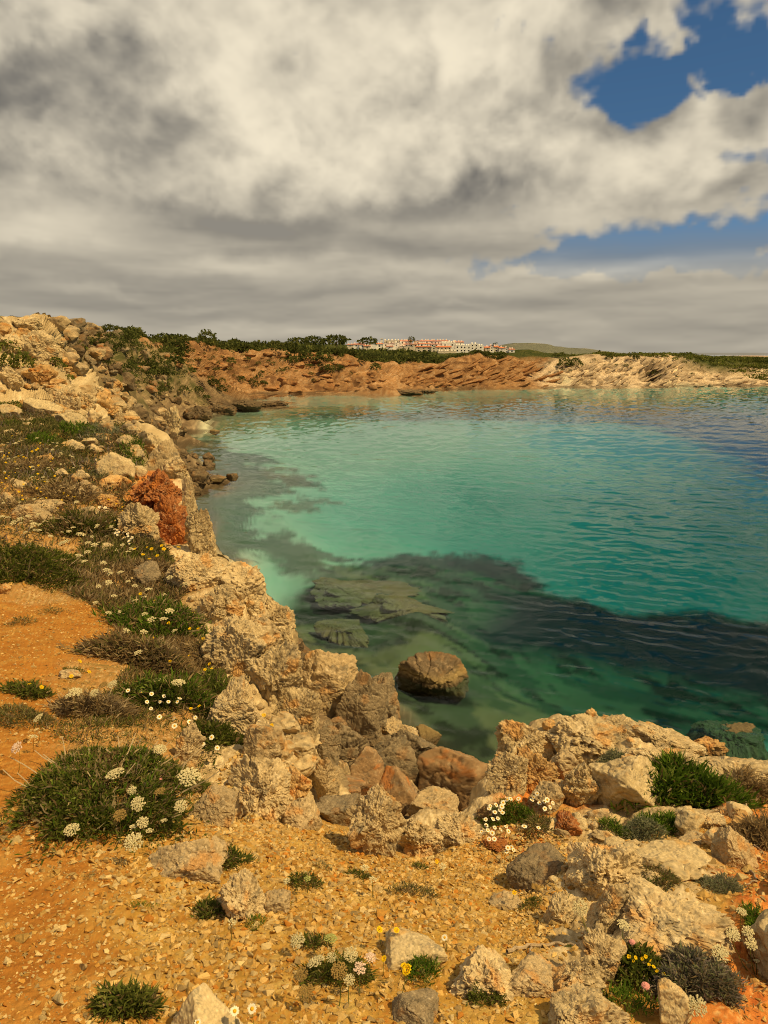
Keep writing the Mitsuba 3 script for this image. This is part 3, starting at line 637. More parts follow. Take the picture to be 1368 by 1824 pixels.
# outcrop on the right
for b, s, l, kw in (((888, 1287, 986, 1366), 'pale', 'square pale block at the left top of the right outcrop', {}), ((866, 1342, 940, 1425), 'pale', 'pale overhanging lower left corner of the right outcrop', {}),
                    ((982, 1280, 1104, 1362), 'pale', 'large bedded pale block on the crest of the right outcrop', dict(cracks=.05)), ((1056, 1272, 1138, 1318), 'pale', 'rough pale block on top of the outcrop against the sea', {}),
                    ((1040, 1264, 1064, 1292), 'orange', 'small orange pinnacle on the crest of the right outcrop', {}), ((966, 1282, 990, 1306), 'orange', 'small orange stone behind the square pale block', {}),
                    ((1132, 1294, 1245, 1352), 'pale', 'long pale ridge falling to the right of the outcrop crest', dict(tilt=-14)), ((1234, 1314, 1292, 1352), 'orange', 'orange and pale knob at the right end of the crest', {}),
                    ((900, 1340, 990, 1420), 'orange', 'orange earthy recess under the square pale block', dict(thick=.5)), ((978, 1338, 1034, 1398), 'tan', 'tan block inside the recess of the right outcrop', {}),
                    ((996, 1358, 1066, 1448), 'pale', 'pale block in the middle of the right outcrop', {}), ((1060, 1352, 1175, 1460), 'smooth', 'big smooth pale boulder left of the bright green bush', dict(cracks=.05)),
                    ((1112, 1326, 1250, 1388), 'pale', 'flat pale slab behind the bright green bush', {}), ((1226, 1346, 1400, 1412), 'pale', 'long pale slab at the right edge behind the green bush', dict(thick=.6)),
                    ((940, 1395, 1000, 1450), 'tan', 'tan lump below the orange recess', {}), ((960, 1372, 984, 1400), 'smooth', 'small pale stone in the orange recess', {}),
                    ((1008, 1488, 1138, 1608), 'pale', 'large pitted pale boulder with a shaded left face', dict(thick=1.0, cracks=.04)), ((1052, 1584, 1106, 1690), 'pale', 'pale upright rock below the large pitted boulder', dict(tilt=-14)),
                    ((1090, 1592, 1300, 1722), 'pale', 'broad low pitted slab in the lower right', dict(thick=.8)), ((1132, 1500, 1258, 1552), 'smooth', 'flat smooth sandy slab right of the large pitted boulder', dict(thick=.7)),
                    ((1204, 1446, 1252, 1494), 'smooth', 'small smooth boulder below the bright green bush', {}), ((1268, 1474, 1338, 1552), 'tan', 'grey tan rock beside the bleached roots', dict(tilt=20)),
                    ((1240, 1448, 1290, 1480), 'pale', 'pale rock right of the small smooth boulder', {}), ((1078, 1494, 1114, 1518), 'smooth', 'small flat stone behind the large pitted boulder', {}),
                    ((1110, 1504, 1142, 1530), 'smooth', 'small rounded stone left of the flat smooth slab', {}), ((1214, 1484, 1262, 1512), 'tan', 'tan stone behind the flat smooth slab', {}),
                    ((1036, 1664, 1112, 1756), 'pale', 'pale rock with hollow under the tall umbel', {}), ((974, 1602, 1018, 1658), 'pale', 'narrow pale stone left of the tall umbel', dict(tilt=-18)),
                    ((908, 1518, 1014, 1588), 'grey', 'greyish rock sunk in the orange gravel left of the pitted boulder', {}), ((872, 1588, 930, 1622), 'tan', 'low tan rock sunk in the gravel', {}),
                    ((796, 1686, 915, 1780), 'pale', 'lumpy pale rock in the gravel at the bottom centre', dict(thick=.9)), ((978, 1758, 1110, 1870), 'pale', 'pale rock cut by the lower edge of the view', {}),
                    ((990, 1706, 1064, 1790), 'pale', 'pale rock between the dead stick and the lower edge', dict(tilt=-20)), ((904, 1706, 1000, 1775), 'tan', 'rough tan rock under the dead stick', {}),
                    ((690, 1656, 790, 1722), 'smooth', 'pale rounded slab behind the yellow hawkbit flowers', {}), ((298, 1768, 432, 1880), 'smooth', 'flat grainy rock at the bottom edge beside the daisies', dict(thick=.8)),
                    ((388, 1556, 480, 1650), 'pale', 'pale grainy rock in the gravel left of centre', {}), ((470, 1586, 516, 1630), 'tan', 'tan stone right of the pale grainy rock', {}),
                    ((268, 1500, 392, 1570), 'tan', 'low tan ledge below the big green bush', dict(thick=.6)), ((364, 1492, 408, 1550), 'tan', 'angular tan stone at the right end of the ledge', {}),
                    ((700, 1768, 780, 1830), 'grey', 'grey rock cluster below the yellow hawkbit flowers', {}), ((1172, 1752, 1228, 1840), 'smooth', 'narrow pale stone beside the grey thyme cushion', dict(tilt=10)),
                    ((985, 1448, 1032, 1492), 'red', 'red earthy stone above the large pitted boulder', {}), ((862, 1492, 905, 1520), 'red', 'red stone below the daisies', {}),
                    ((105, 1192, 142, 1212), 'tan', 'flat stone at the border of the orange path', {}), ((0, 1040, 18, 1062), 'orange', 'orange stone at the left edge above the path', {})):
    R('outcrop_rock', b, s, l, **{'grow': 1.13, 'skirt': 1.4, **kw})
# rocks on the falling side of the slope
for b, s, l, yy in (((240, 768, 292, 832), 'pale', 'pale broken rock face above the distant shore rocks', 24.5), ((262, 786, 322, 858), 'tan', 'tan rock face between the red outcrop and the distant shore', 21.5), ((286, 815, 336, 872), 'pale', 'pale rock rising behind the red outcrop', 18.2), ((222, 748, 264, 800), 'tan', 'tan rock ledge at the upper end of the slope edge', 31),
                    ((204, 735, 236, 778), 'pale', 'pale ledge rock above the distant shore', 38), ((455, 1070, 522, 1150), 'pale', 'pale rock flank between the wedge and the ridge rock', 8.2), ((440, 1096, 500, 1166), 'tan', 'tan rock behind the top of the ridge rock', 7.6), ((340, 940, 384, 1004), 'pale', 'pale rock wall under the rock tower', 12.2),
                    ((556, 1350, 604, 1430), 'tan', 'tan rock wall on the left side of the gully', 4.6), ((566, 1290, 606, 1370), 'grey', 'grey rock wall under the tall buttress', 5.6), ((520, 1330, 566, 1400), 'pale', 'pale broken rock above the orange stained face', 4.7)):
    R('outcrop_rock', b, s, l, Y=yy, grow=1.12, skirt=1.4)
# left slope
for b, s, l, kw in (((172, 806, 236, 858), 'smooth', 'big rounded pale boulder behind the grey green bush', {}), ((100, 834, 122, 856), 'pale', 'small round boulder on the flowery slope', {}), ((128, 837, 160, 868), 'pale', 'pale boulder right of the small round boulder', {}),
                    ((138, 855, 166, 878), 'tan', 'tan boulder below the pale boulder', {}), ((150, 866, 182, 890), 'tan', 'tan boulder above the dry grass', {}), ((108, 783, 152, 808), 'smooth', 'flat pale slab left of the cave stone', {}),
                    ((152, 790, 180, 812), 'pale', 'pale stone with a dark hollow beneath', {}), ((138, 780, 172, 798), 'smooth', 'pale slab behind the hollow stone', {}), ((104, 734, 154, 766), 'smooth', 'long pale slab on the skyline of the slope', dict(tilt=-28)),
                    ((206, 774, 238, 800), 'pale', 'bright pale rock at the upper edge of the slope', {}), ((224, 792, 256, 818), 'pale', 'pale rock over the edge above the red outcrop', {}), ((60, 888, 116, 916), 'tan', 'rounded tan rock in the dry scrub', {}),
                    ((0, 876, 28, 902), 'pale', 'pale rock at the left edge of the slope', {}), ((20, 898, 96, 938), 'tan', 'long tan rock above the dark green bush', dict(tilt=-22)), ((170, 880, 214, 912), 'orange', 'orange tan rock left of the red outcrop', {}),
                    ((236, 830, 262, 850), 'smooth', 'small pale stone set on top of the red outcrop', {}), ((206, 846, 236, 868), 'orange', 'orange stone at the upper left of the red outcrop', {}), ((0, 720, 40, 745), 'smooth', 'pale slab at the left edge below the cliffs', dict(tilt=-15)),
                    ((40, 712, 110, 742), 'smooth', 'pale cracked slab below the cliffs', dict(tilt=-15)), ((150, 728, 180, 760), 'pale', 'pale upright stone on the slope edge', {}), ((176, 752, 204, 778), 'tan', 'tan stone on the slope edge', {})):
    R('slope_rock', b, s, l, **kw)
for b, s, l, kw in (((100, 690, 142, 732), 'pale', 'pale cracked cliff block with a dark joint', dict(cracks=.1)), ((136, 698, 172, 736), 'pale', 'cracked cliff block beside the dark joint', dict(cracks=.1)), ((168, 696, 200, 730), 'orange', 'orange cliff block at the end of the ridge', {}),
                    ((0, 600, 60, 640), 'pale', 'pale bedded cliff slab at the left edge', dict(tilt=-30)), ((30, 590, 110, 650), 'pale', 'long pale tilted cliff slab', dict(tilt=-40, thick=.5)), ((50, 655, 100, 690), 'orange', 'orange crumbling cliff patch', {}),
                    ((0, 655, 40, 700), 'pale', 'pale cliff block above the left edge slab', dict(tilt=-25)), ((20, 565, 70, 590), 'pale', 'pale crag on the skyline at left', {}), ((80, 568, 116, 600), 'tan', 'tan crag on the skyline above the dark gully', {}),
                    ((110, 585, 140, 640), 'grey', 'tall dark buttress in the gully', {}), ((150, 575, 184, 600), 'tan', 'craggy top of the grey headland', {}), ((196, 585, 220, 605), 'grey', 'pointed crag beside the pine wood', {})):
    R('crag', b, s, l, 'crag', **kw)
# far shore rocks
R('shore_boulder', (280, 722, 326, 780), 'pale', 'big pale boulder standing at the distant water edge', 'boulder', grow=1.0)
for b, l in (((308, 752, 334, 774), 'dark boulder right of the big pale one'), ((262, 725, 284, 748), 'brown boulder left of the big pale one'), ((262, 748, 290, 776), 'dark boulder below the brown one'), ((290, 768, 316, 790), 'low dark rock in front of the big pale boulder'),
             ((402, 843, 424, 856), 'dark rock alone in the shallows off the rocky point'), ((374, 765, 392, 772), 'tiny orange rock awash in the bay'), ((362, 806, 382, 824), 'dark rock at the tip of the rocky point'), ((340, 838, 372, 870), 'dark jagged rock at the base of the rocky point'), ((372, 846, 402, 864), 'brown flat rock at the end of the rocky point')):
    R('shore_rock', b, 'tide' if 'orange' in l or 'brown' in l else 'dark', l, **(dict(zc=.15) if 'alone' in l or 'tiny' in l else {}))
R('shore_rock', (328, 722, 376, 750), 'dark', 'broad dark rock at the distant water edge beside the big pale boulder')
R('shore_rock', (366, 720, 420, 740), 'dark', 'low dark rock bank between the pale boulder and the spit')
R('reef', (416, 712, 470, 734), 'dark', 'dark flat rocky spit reaching into the bay', thick=1.5, grow=1.05)
R('reef', (452, 713, 516, 728), 'dark', 'low tip of the rocky spit', zc=.3, thick=1.5)
R('reef', (690, 694, 752, 706), 'dark', 'dark islet off the orange cliff', zc=.6, thick=.8)
R('reef', (735, 694, 780, 701), 'dark', 'low dark rocks at the end of the islet', zc=.3, thick=.8)
R('reef', (930, 686, 960, 694), 'dark', 'small dark rock at the foot of the pale cliff', zc=.4)
R('reef', (555, 1012, 690, 1085), 'reef', 'pale brown reef just under the clear water', 'reef', zc=-.40, thick=.8, skirt=2.6, tilt=-8)
R('reef', (660, 1055, 780, 1098), 'reef', 'long low reef under water right of the pale brown one', 'reef', zc=-.5, thick=.7, skirt=2.6, tilt=-10)
R('reef', (1240, 1282, 1356, 1340), 'reef', 'brown rock awash at the right beyond the outcrop', 'reef', zc=-.12, thick=.8, skirt=1.6)
R('reef', (560, 1100, 640, 1130), 'reef', 'reddish brown reef under water near the shore', 'reef', zc=-.4, skirt=2.6)

PAL['bed_pale'] = ((.42, .325, .21), (.27, .20, .125), (.54, .44, .31), (.36, .23, .12))
PAL['bed_orange'] = ((.30, .16, .068), (.19, .095, .042), (.38, .25, .13), (.32, .13, .045))
SHAPE['bed_pale'] = SHAPE['bed_orange'] = (11, 30, .3, .16)
rng = np.random.default_rng(77)
def plan_scatter(n, poly, rng):
    """n points spread over the ground inside a polygon of the photograph's pixels"""
    from shapely import Polygon, points as sp, contains, prepare
    q = np.array([hit(*a)[:2] for a in poly])
    g = Polygon(q).buffer(0)
    prepare(g)
    x0, y0, x1, y1 = g.bounds
    out = np.zeros((0, 2))
    while len(out) < n:
        c = rng.uniform((x0, y0), (x1, y1), (4 * n, 2))
        out = np.vstack([out, c[contains(g, sp(c))]])
    return out[:n]

def in_pixels(n, poly, rng):
    from shapely import Polygon, Point
    g = Polygon(poly)
    x0, y0, x1, y1 = g.bounds
    out = []
    while len(out) < n:
        a = rng.uniform((x0, y0), (x1, y1))
        if g.contains(Point(a)):
            out.append(a)
    return out

def loose_rock(name, style, label, cat, group, xy, size, rng, sub=3, sink=.3, mat='ground_material'):
    v, f, col = rock_shape(rng, style, sub)
    a = rng.uniform(0, 2 * math.pi)
    c, s = math.cos(a), math.sin(a)
    v = v * [size, size * rng.uniform(.6, 1), size * rng.uniform(.45, .85)]
    v = v @ np.array([[c, -s, 0], [s, c, 0], [0, 0, 1]])
    z = float(groundz(*xy)[0])
    tone = {'pale': 'pale', 'tan': 'tan', 'grey': 'grey', 'dark': 'dark', 'orange': 'orange', 'rust': 'rust brown', 'smooth': 'smooth pale', 'tide': 'brown'}[style]
    px, py = pix((xy[0], xy[1], z))
    label = where(f'{tone} {cat}', px, py, label)
    k = thing(name, label, cat, group)
    p = v + [xy[0], xy[1], z + size * (.4 - sink)]
    if z < 1:
        wet = sstep(.5, .1, p[:, 2])[:, None] * .6
        col = col * (1 - wet) + np.array([.07, .052, .03]) * wet
    add(k, p, f, col, mat, smooth=False)

# single beds standing out of the far cliffs
for poly, n, st, tl, lo, hi, lab, grp in (([(990, 655), (1060, 645), (1150, 640), (1215, 655), (1230, 688), (990, 688)], 120, 'bed_pale', -33, 10, 38, 'pale tilted rock bed standing out of the pale headland', 'tilted beds of the pale headland'),
                                   ([(700, 672), (780, 650), (920, 640), (990, 660), (990, 688), (720, 690)], 110, 'bed_orange', -22, 12, 46, 'brown tilted rock bed standing out of the orange headland', 'tilted beds of the orange headland'),
                                   ([(280, 640), (330, 622), (600, 632), (680, 670), (690, 698), (480, 697), (380, 690)], 130, 'bed_orange', -4, 7, 26, 'brown rock ledge standing out of the orange cliff', 'ledges of the orange cliff'),
                                   ([(1210, 665), (1360, 676), (1364, 684), (1230, 688)], 30, 'bed_pale', -14, 8, 30, 'pale rock ledge low on the right end of the headland', 'ledges at the right end of the headland')):
    for a in in_pixels(n, poly, rng):
        w = lo + (hi - lo) * rng.random() ** 1.8
        hgt = rng.uniform(3.0, 6.5) if lo > 7 else w * rng.uniform(.35, .6)
        rock('rock_bed', (a[0] - w / 2, a[1] - hgt / 2, a[0] + w / 2, a[1] + hgt / 2), st, lab, 'rock', grp, tilt=-tl + rng.normal() * 5, thick=.35 if lo > 7 else .8, sub=2, skirt=1.2, seed=int(a[0] * 13 + a[1] * 7))

# scree along the distant shore, between the named boulders
for poly, n, lo, hi, st in (([(300, 800), (340, 812), (380, 830), (405, 858), (360, 868), (345, 880), (330, 850), (290, 815)], 60, .5, 2.6, ('dark', 'dark', 'tide')), ([(230, 730), (285, 720), (330, 735), (330, 775), (300, 800), (255, 785)], 60, .6, 3.0, ('dark', 'tide', 'tan', 'grey')),
                        ([(330, 715), (420, 718), (420, 732), (340, 740)], 30, .6, 2.6, ('dark', 'tide')), ([(190, 725), (235, 720), (260, 790), (225, 765)], 40, .5, 2.4, ('pale', 'tan', 'grey'))):
    for a in in_pixels(n, poly, rng):
        q = hit(*a)[:2]
        if q[1] < 60:
            continue
        s = st[rng.integers(len(st))]
        loose_rock('scree_rock', s, 'weathered rock lying in the scree along the distant shore', 'rock', 'rocks of the shore scree', q, lo + (hi - lo) * rng.random() ** 2.2, rng, 2)
for a in in_pixels(60, [(560, 1300), (700, 1275), (760, 1330), (868, 1410), (840, 1470), (740, 1460), (600, 1440)], rng):
    q = hit(*a)[:2]
    if q[1] < 15:
        continue
    loose_rock('gully_stone', ('grey', 'tan', 'rust', 'dark')[rng.integers(4)], 'stone wedged between the boulders at the foot of the cliff', 'stone', 'stones between the boulders below the cliff', q, .3 + .7 * rng.random() ** 2, rng, 3)
for q in plan_scatter(110, [(0, 760), (150, 740), (225, 775), (290, 830), (230, 860), (210, 960), (0, 900)], rng):
    loose_rock('slope_stone', ('pale', 'tan', 'smooth', 'orange')[rng.integers(4)], 'pale stone lying in the scrub of the left slope', 'stone', 'stones in the scrub of the left slope', q, .10 + .45 * rng.random() ** 2.5, rng, 2)

for a in in_pixels(90, [(165, 706), (225, 767), (255, 797), (300, 828), (300, 800), (245, 735), (205, 690)], rng):
    g = hit(*a)
    loose_rock('crag_rock', ('pale', 'tan', 'grey', 'orange')[rng.integers(4)], 'rock on the falling slope beyond the cliff edge', 'rock', 'rocks beyond the cliff edge', g[:2], g[1] * rng.uniform(.006, .022), rng, 3)
for a in in_pixels(22, [(1380, 1400), (1760, 1480), (1900, 1800), (1420, 1800)], rng):
    loose_rock('outcrop_stone', ('pale', 'tan', 'smooth')[rng.integers(3)], 'pale stone lying on the right outcrop', 'stone', 'stones lying on the right outcrop', hit(*a)[:2], rng.uniform(.06, .4), rng, 3, mat='rock_material')
for poly, n, lo, hi, st, nm, lab, grp in (
                                  ([(100, 590), (180, 580), (240, 610), (300, 680), (330, 720), (240, 725), (180, 690), (120, 640)], 120, .6, 3.4, ('grey', 'dark', 'grey', 'dark', 'tan', 'rust'), 'crag_rock', 'rough rock sticking out of the grey slope above the scree', 'rocks of the grey slope'),
                                  ([(0, 570), (90, 575), (140, 640), (190, 720), (150, 745), (0, 740)], 110, .3, 1.6, ('pale', 'pale', 'tan', 'orange'), 'crag_rock', 'pale rock sticking out of the left cliff slope', 'rocks of the left cliff slope'),
                                  ([(330, 1030), (470, 1090), (540, 1280), (560, 1450), (400, 1480), (420, 1300), (360, 1150)], 110, .05, .26, ('pale', 'pale', 'tan'), 'outcrop_stone', 'pale stone lodged in the cliff edge outcrop', 'stones lodged in the cliff edge outcrop'),
                                  ([(880, 1300), (1130, 1295), (1360, 1360), (1350, 1480), (1240, 1560), (1130, 1600), (1000, 1600), (900, 1480)], 80, .04, .16, ('pale', 'tan', 'smooth', 'orange'), 'outcrop_stone', 'pale stone lying on the right outcrop', 'stones lying on the right outcrop')):
    for a in in_pixels(n, poly, rng):
        q = hit(*a)[:2]
        if hi > 1 and not 35 < q[1] < 240:
            continue
        size = min(lo + (hi - lo) * rng.random() ** 2.2, .045 * q[1])
        loose_rock(nm, st[rng.integers(len(st))], lab, 'rock' if hi > 1 else 'stone', grp, q, size, rng, 2, mat='ground_material' if hi > 1 else 'rock_material')

# ---------------------------------------------------------------- gravel
def stone_template(rng, n=8):
    q = rng.normal(size=(n, 3))
    q -= q.mean(0)
    q /= np.linalg.norm(q, axis=1, keepdims=True)
    q -= q.mean(0)
    q *= [1, rng.uniform(.6, 1), rng.uniform(.4, .75)]
    h = ConvexHull(q)
    f = h.simplices.copy()
    c = np.einsum('ij,ij->i', np.cross(q[f[:, 1]] - q[f[:, 0]], q[f[:, 2]] - q[f[:, 0]]), q[f].mean(1) - q.mean(0))
    f[c < 0] = f[c < 0][:, ::-1]
    return q, f
stones = [stone_template(rng) for _ in range(40)]
STONE_TONES = np.array([(.54, .36, .135), (.48, .295, .09), (.58, .43, .20), (.44, .225, .05), (.50, .325, .115), (.36, .25, .11), (.46, .19, .035)])
def stone_col(rng, n):
    return STONE_TONES[rng.choice(len(STONE_TONES), n, p=(.26, .2, .16, .12, .14, .07, .05))] * rng.uniform(.58, 1.02, (n, 1))
def spread_stones(xy, size, rng):
    Vs, Fs, Cs, at = [], [], [], 0
    z = groundz(xy[:, 0], xy[:, 1])
    cols = stone_col(rng, len(xy))
    ang = rng.uniform(0, 6.28, len(xy))
    for t in range(len(stones)):
        i = np.arange(t, len(xy), len(stones))
        v, f = stones[t]
        c, s = np.cos(ang[i]), np.sin(ang[i])
        vx = v[None, :, 0] * c[:, None] - v[None, :, 1] * s[:, None]
        vy = v[None, :, 0] * s[:, None] + v[None, :, 1] * c[:, None]
        vv = np.stack([vx, vy, np.tile(v[:, 2], (len(i), 1))], -1) * size[i, None, None] * .5
        vv += np.stack([xy[i, 0], xy[i, 1], z[i] + size[i] * .10], -1)[:, None]
        Vs.append(vv.reshape(-1, 3))
        Fs.append((f[None] + (np.arange(len(i)) * len(v))[:, None, None]).reshape(-1, 3) + at)
        Cs.append(np.repeat(cols[i], len(v), 0))
        at += len(Vs[-1])
    return np.vstack(Vs), np.vstack(Fs), np.vstack(Cs)
gravel_poly = [(-60, 1900), (-60, 1440), (60, 1430), (110, 1490), (250, 1530), (330, 1500), (430, 1480), (520, 1470), (600, 1470), (690, 1525), (800, 1520), (900, 1470), (1010, 1450), (1010, 1580), (980, 1700), (900, 1900)]
g1 = plan_scatter(24000, gravel_poly, rng)
path = sstep(-.55, -1.1, g1[:, 0] + .12 * (g1[:, 1] - 1.5) + .25 * (noise(np.c_[g1 * 1.5, 0 * g1[:, 0]], 5) - .5))
keep = rng.random(len(g1)) > .30 * path
g1 = g1[keep]
s1 = .0055 + .025 * rng.random(len(g1)) ** 3.0
s1 *= (1 - .35 * path[keep]) * (.85 + .5 * noise(np.c_[g1 * 2.2, 0 * g1[:, 0]], 6))
g2 = plan_scatter(8500, [(900, 1500), (1000, 1450), (1240, 1480), (1380, 1420), (1900, 1460), (2050, 1900), (900, 1900)], rng)
s2 = .006 + .026 * rng.random(len(g2)) ** 3
g3 = plan_scatter(4200, [(-40, 1430), (60, 1300), (140, 1255), (230, 1205), (270, 1140), (160, 1050), (-40, 1030)], rng)
s3_ = .008 + .02 * rng.random(len(g3)) ** 3
g3 = np.vstack([g3, plan_scatter(1500, [(30, 1330), (100, 1255), (240, 1215), (300, 1260), (280, 1320), (140, 1330)], rng)])
s3_ = np.concatenate([s3_, .007 + .018 * rng.random(1500) ** 2.5])
g4 = plan_scatter(2500, [(250, 1530), (330, 1400), (430, 1330), (520, 1460), (450, 1500), (330, 1500)], rng)
s4 = .008 + .03 * rng.random(len(g4)) ** 2.5
g5 = plan_scatter(3500, [(0, 1040), (200, 1060), (330, 1100), (330, 1000), (250, 900), (0, 800)], rng)
s5 = .015 + .07 * rng.random(len(g5)) ** 3
add('gravel', *spread_stones(np.vstack([g1, g2, g3, g4, g5]), np.concatenate([s1, s2, s3_, s4, s5]), rng), 'ground_material', label='pale ochre gravel covering the ground and the path', kind='stuff')
def pebble(q, size, name='pebble'):
    v, f = stones[rng.integers(40)]
    m = trimesh.Trimesh(v, f, process=False).subdivide()
    a = rng.uniform(0, 6.28)
    vv = np.array(m.vertices) * (1 + .12 * (noise(np.array(m.vertices) * 3 + rng.uniform(0, 50), 3) - .5)[:, None]) * size * .5
    vv = vv @ np.array([[math.cos(a), -math.sin(a), 0], [math.sin(a), math.cos(a), 0], [0, 0, 1]]) + [q[0], q[1], float(groundz(*q)[0]) + size * .12]
    k = thing(name, where('loose pebble', *pix((q[0], q[1], float(groundz(*q)[0]))), 'loose pale pebble lying among the gravel of the foreground'), 'pebble', 'larger pebbles in the gravel')
    add(k, vv, np.array(m.faces), stone_col(rng, 1)[0] * (.92 + .16 * noise(vv * 150, 4))[:, None], 'rock_material')
for q in plan_scatter(230, gravel_poly, rng):
    pebble(q, .022 + .030 * rng.random() ** 2)
for q in plan_scatter(40, [(900, 1600), (1000, 1450), (1240, 1480), (1380, 1420), (1400, 1800), (1150, 1800)], rng):
    pebble(q, .03 + .05 * rng.random() ** 2)

# ---------------------------------------------------------------- plants
rng = np.random.default_rng(2024)
def unit(v):
    return v / (np.linalg.norm(v, axis=-1, keepdims=True) + 1e-12)
def blades(rng, base, d, L, Wd, col, bend=.25):
    """leaf blades: a bent diamond of four triangles each"""
    n = len(base)
    L, Wd = np.broadcast_to(L, n)[:, None], np.broadcast_to(Wd, n)[:, None]
    side = unit(np.cross(d, unit(rng.normal(size=(n, 3)))))
    drop = unit(rng.normal(size=(n, 3)) + [0, 0, -.8]) * bend
    m = base + d * L * .5 + side * Wd * .5
    m2 = base + d * L * .5 - side * Wd * .5
    tip = base + (d + drop) * L
    V = np.stack([base, m, tip, m2], 1).reshape(-1, 3)
    k = np.arange(n)[:, None] * 4
    F = np.vstack([k + [0, 1, 2], k + [0, 2, 3]])
    return V, F, np.repeat(col, 4, 0)
def tubes(paths, radii, sides=4):
    Vs, Fs, at = [], [], 0
    for p, r0 in zip(paths, radii):
        p = np.asarray(p, float)
        t = unit(np.gradient(p, axis=0))
        a = unit(np.cross(t, [.31, .93, .2]))
        b = np.cross(t, a)
        ang = np.arange(sides) * 2 * np.pi / sides
        rr = np.linspace(r0, r0 * .55, len(p))[:, None, None]
        v = p[:, None] + rr * (np.cos(ang)[None, :, None] * a[:, None] + np.sin(ang)[None, :, None] * b[:, None])
        i, j = np.meshgrid(np.arange(len(p) - 1), np.arange(sides), indexing='ij')
        q = np.stack([i * sides + j, i * sides + (j + 1) % sides, (i + 1) * sides + (j + 1) % sides, (i + 1) * sides + j], -1).reshape(-1, 4)
        Fs.append(np.vstack([q[:, [0, 1, 2]], q[:, [0, 2, 3]]]) + at)
        Vs.append(v.reshape(-1, 3))
        at += len(Vs[-1])
    return np.vstack(Vs), np.vstack(Fs)
def join(*parts):
    Vs, Fs, Cs, at = [], [], [], 0
    for V, F, C in parts:
        Vs.append(V); Fs.append(F + at); Cs.append(C if np.ndim(C) == 2 else np.tile(C, (len(V), 1)))
        at += len(V)
    return np.vstack(Vs), np.vstack(Fs), np.vstack(Cs)

LEAF = {   # tones, length and width against the plant's size, uprightness, blades per square metre of its plan, fraction dry
    'fennel': (((.068, .084, .014), (.11, .13, .022), (.19, .19, .05)), .15, .012, .5, .10),
    'grass': (((.075, .135, .014), (.12, .19, .022), (.19, .24, .05)), .22, .010, .9, .05),
    'cushion': (((.20, .21, .12), (.27, .27, .17), (.13, .15, .07)), .12, .022, .6, .05),
    'thyme': (((.20, .17, .12), (.28, .23, .21), (.15, .16, .075)), .11, .020, .6, .15),
    'dry': (((.26, .18, .085), (.34, .26, .15), (.17, .115, .055)), .24, .008, .4, .6),
    'weed': (((.085, .105, .02), (.12, .14, .028), (.18, .18, .045)), .20, .045, .6, .12),
    'scrub': (((.085, .10, .026), (.125, .13, .036), (.062, .075, .02)), .16, .035, .5, .05),
    'olive': (((.14, .13, .045), (.19, .17, .06), (.09, .10, .03)), .18, .02, .6, .25)}
DRY = np.array([(.27, .19, .09), (.36, .28, .15), (.20, .13, .065)])

def foliage(rng, c, w, dpt, h, kind, n, hole=.25, long=1.0):
    tn, fl, fw, up, dry = LEAF[kind]
    tn = np.array(tn)
    size = (w * dpt * h * 2) ** (1 / 3)
    th, rho = rng.uniform(0, 2 * np.pi, n), np.sqrt(rng.random(n))
    lim = .80 + .85 * (noise(np.c_[np.cos(th) * 1.7 + c[0] * 9, np.sin(th) * 1.7 + c[1] * 9, 0 * th], 7) - .36)
    stray = rng.random(n) < .18
    lim = np.where(stray, lim * rng.uniform(1, 1.35, n), lim)
    ux, uy = np.cos(th) * rho * lim, np.sin(th) * rho * lim
    lump = fbm(np.c_[ux * 2.6 + c[0] * 7, uy * 2.6 + c[1] * 7, 0 * ux], 3, 9)
    ok = lump > hole * .9 + .12 * (rho > .8)
    ux, uy, rho, lump = ux[ok], uy[ok], rho[ok], lump[ok]
    n = len(ux)
    x, y = c[0] + ux * w / 2, c[1] + uy * dpt / 2
    prof = h * np.sqrt(np.clip(1 - rho ** 2.0, 0.02, 1)) * (.15 + 1.5 * lump) * np.where(stray[ok], .5, 1)
    lev = rng.random(n) ** .55
    z = groundz(x, y) + prof * lev * .86
    d = unit(np.stack([ux * (1.1 - up), uy * (1.1 - up), np.full(n, up)], -1) + rng.normal(size=(n, 3)) * .42)
    d[:, 2] = np.abs(d[:, 2]) * .9 + .05
    mixn = fbm(np.c_[x, y, z] * 3.2 / size + 5, 2, 3)
    pick = np.where(mixn + rng.normal(size=n) * .13 > .56, 1, 0)
    pick = np.where(rng.random(n) < .16, 2, pick)
    col = tn[pick] * rng.uniform(.75, 1.25, (n, 1))
    isdry = rng.random(n) < dry * (.4 + 1.6 * (lump < .45))
    col[isdry] = DRY[rng.integers(3, size=isdry.sum())] * rng.uniform(.7, 1.1, (isdry.sum(), 1))
    L = size * fl * rng.uniform(.5, 1.3, n) * long
    return blades(rng, np.stack([x, y, z], -1), d, L, size * fw * rng.uniform(.7, 1.3, n) * (1 if kind != 'dry' else .8), col)

def fit(cx, yb, wpx, hpx, flat=.5, Y=None):
    """plan centre and size of a low plant from its box in the photograph"""
    P0 = hit(cx, yb - hpx * .38) if Y is None else W(cx, yb - hpx * .38, Y)
    d = ray(cx, yb - hpx * .38)
    axial = P0[1] / d[1] * (d @ [0, CP, -SP])
    dep = math.atan2(-d[2], d[1])
    w, happ = wpx / 1368 * axial, hpx / 1368 * axial
    h = min(flat * w, happ * .62 / max(math.cos(dep), .3))
    dpt = float(np.clip((happ - h * math.cos(dep) * .75) / max(math.sin(dep), .12), .45 * w, 1.6 * w))
    return P0, w, dpt, h

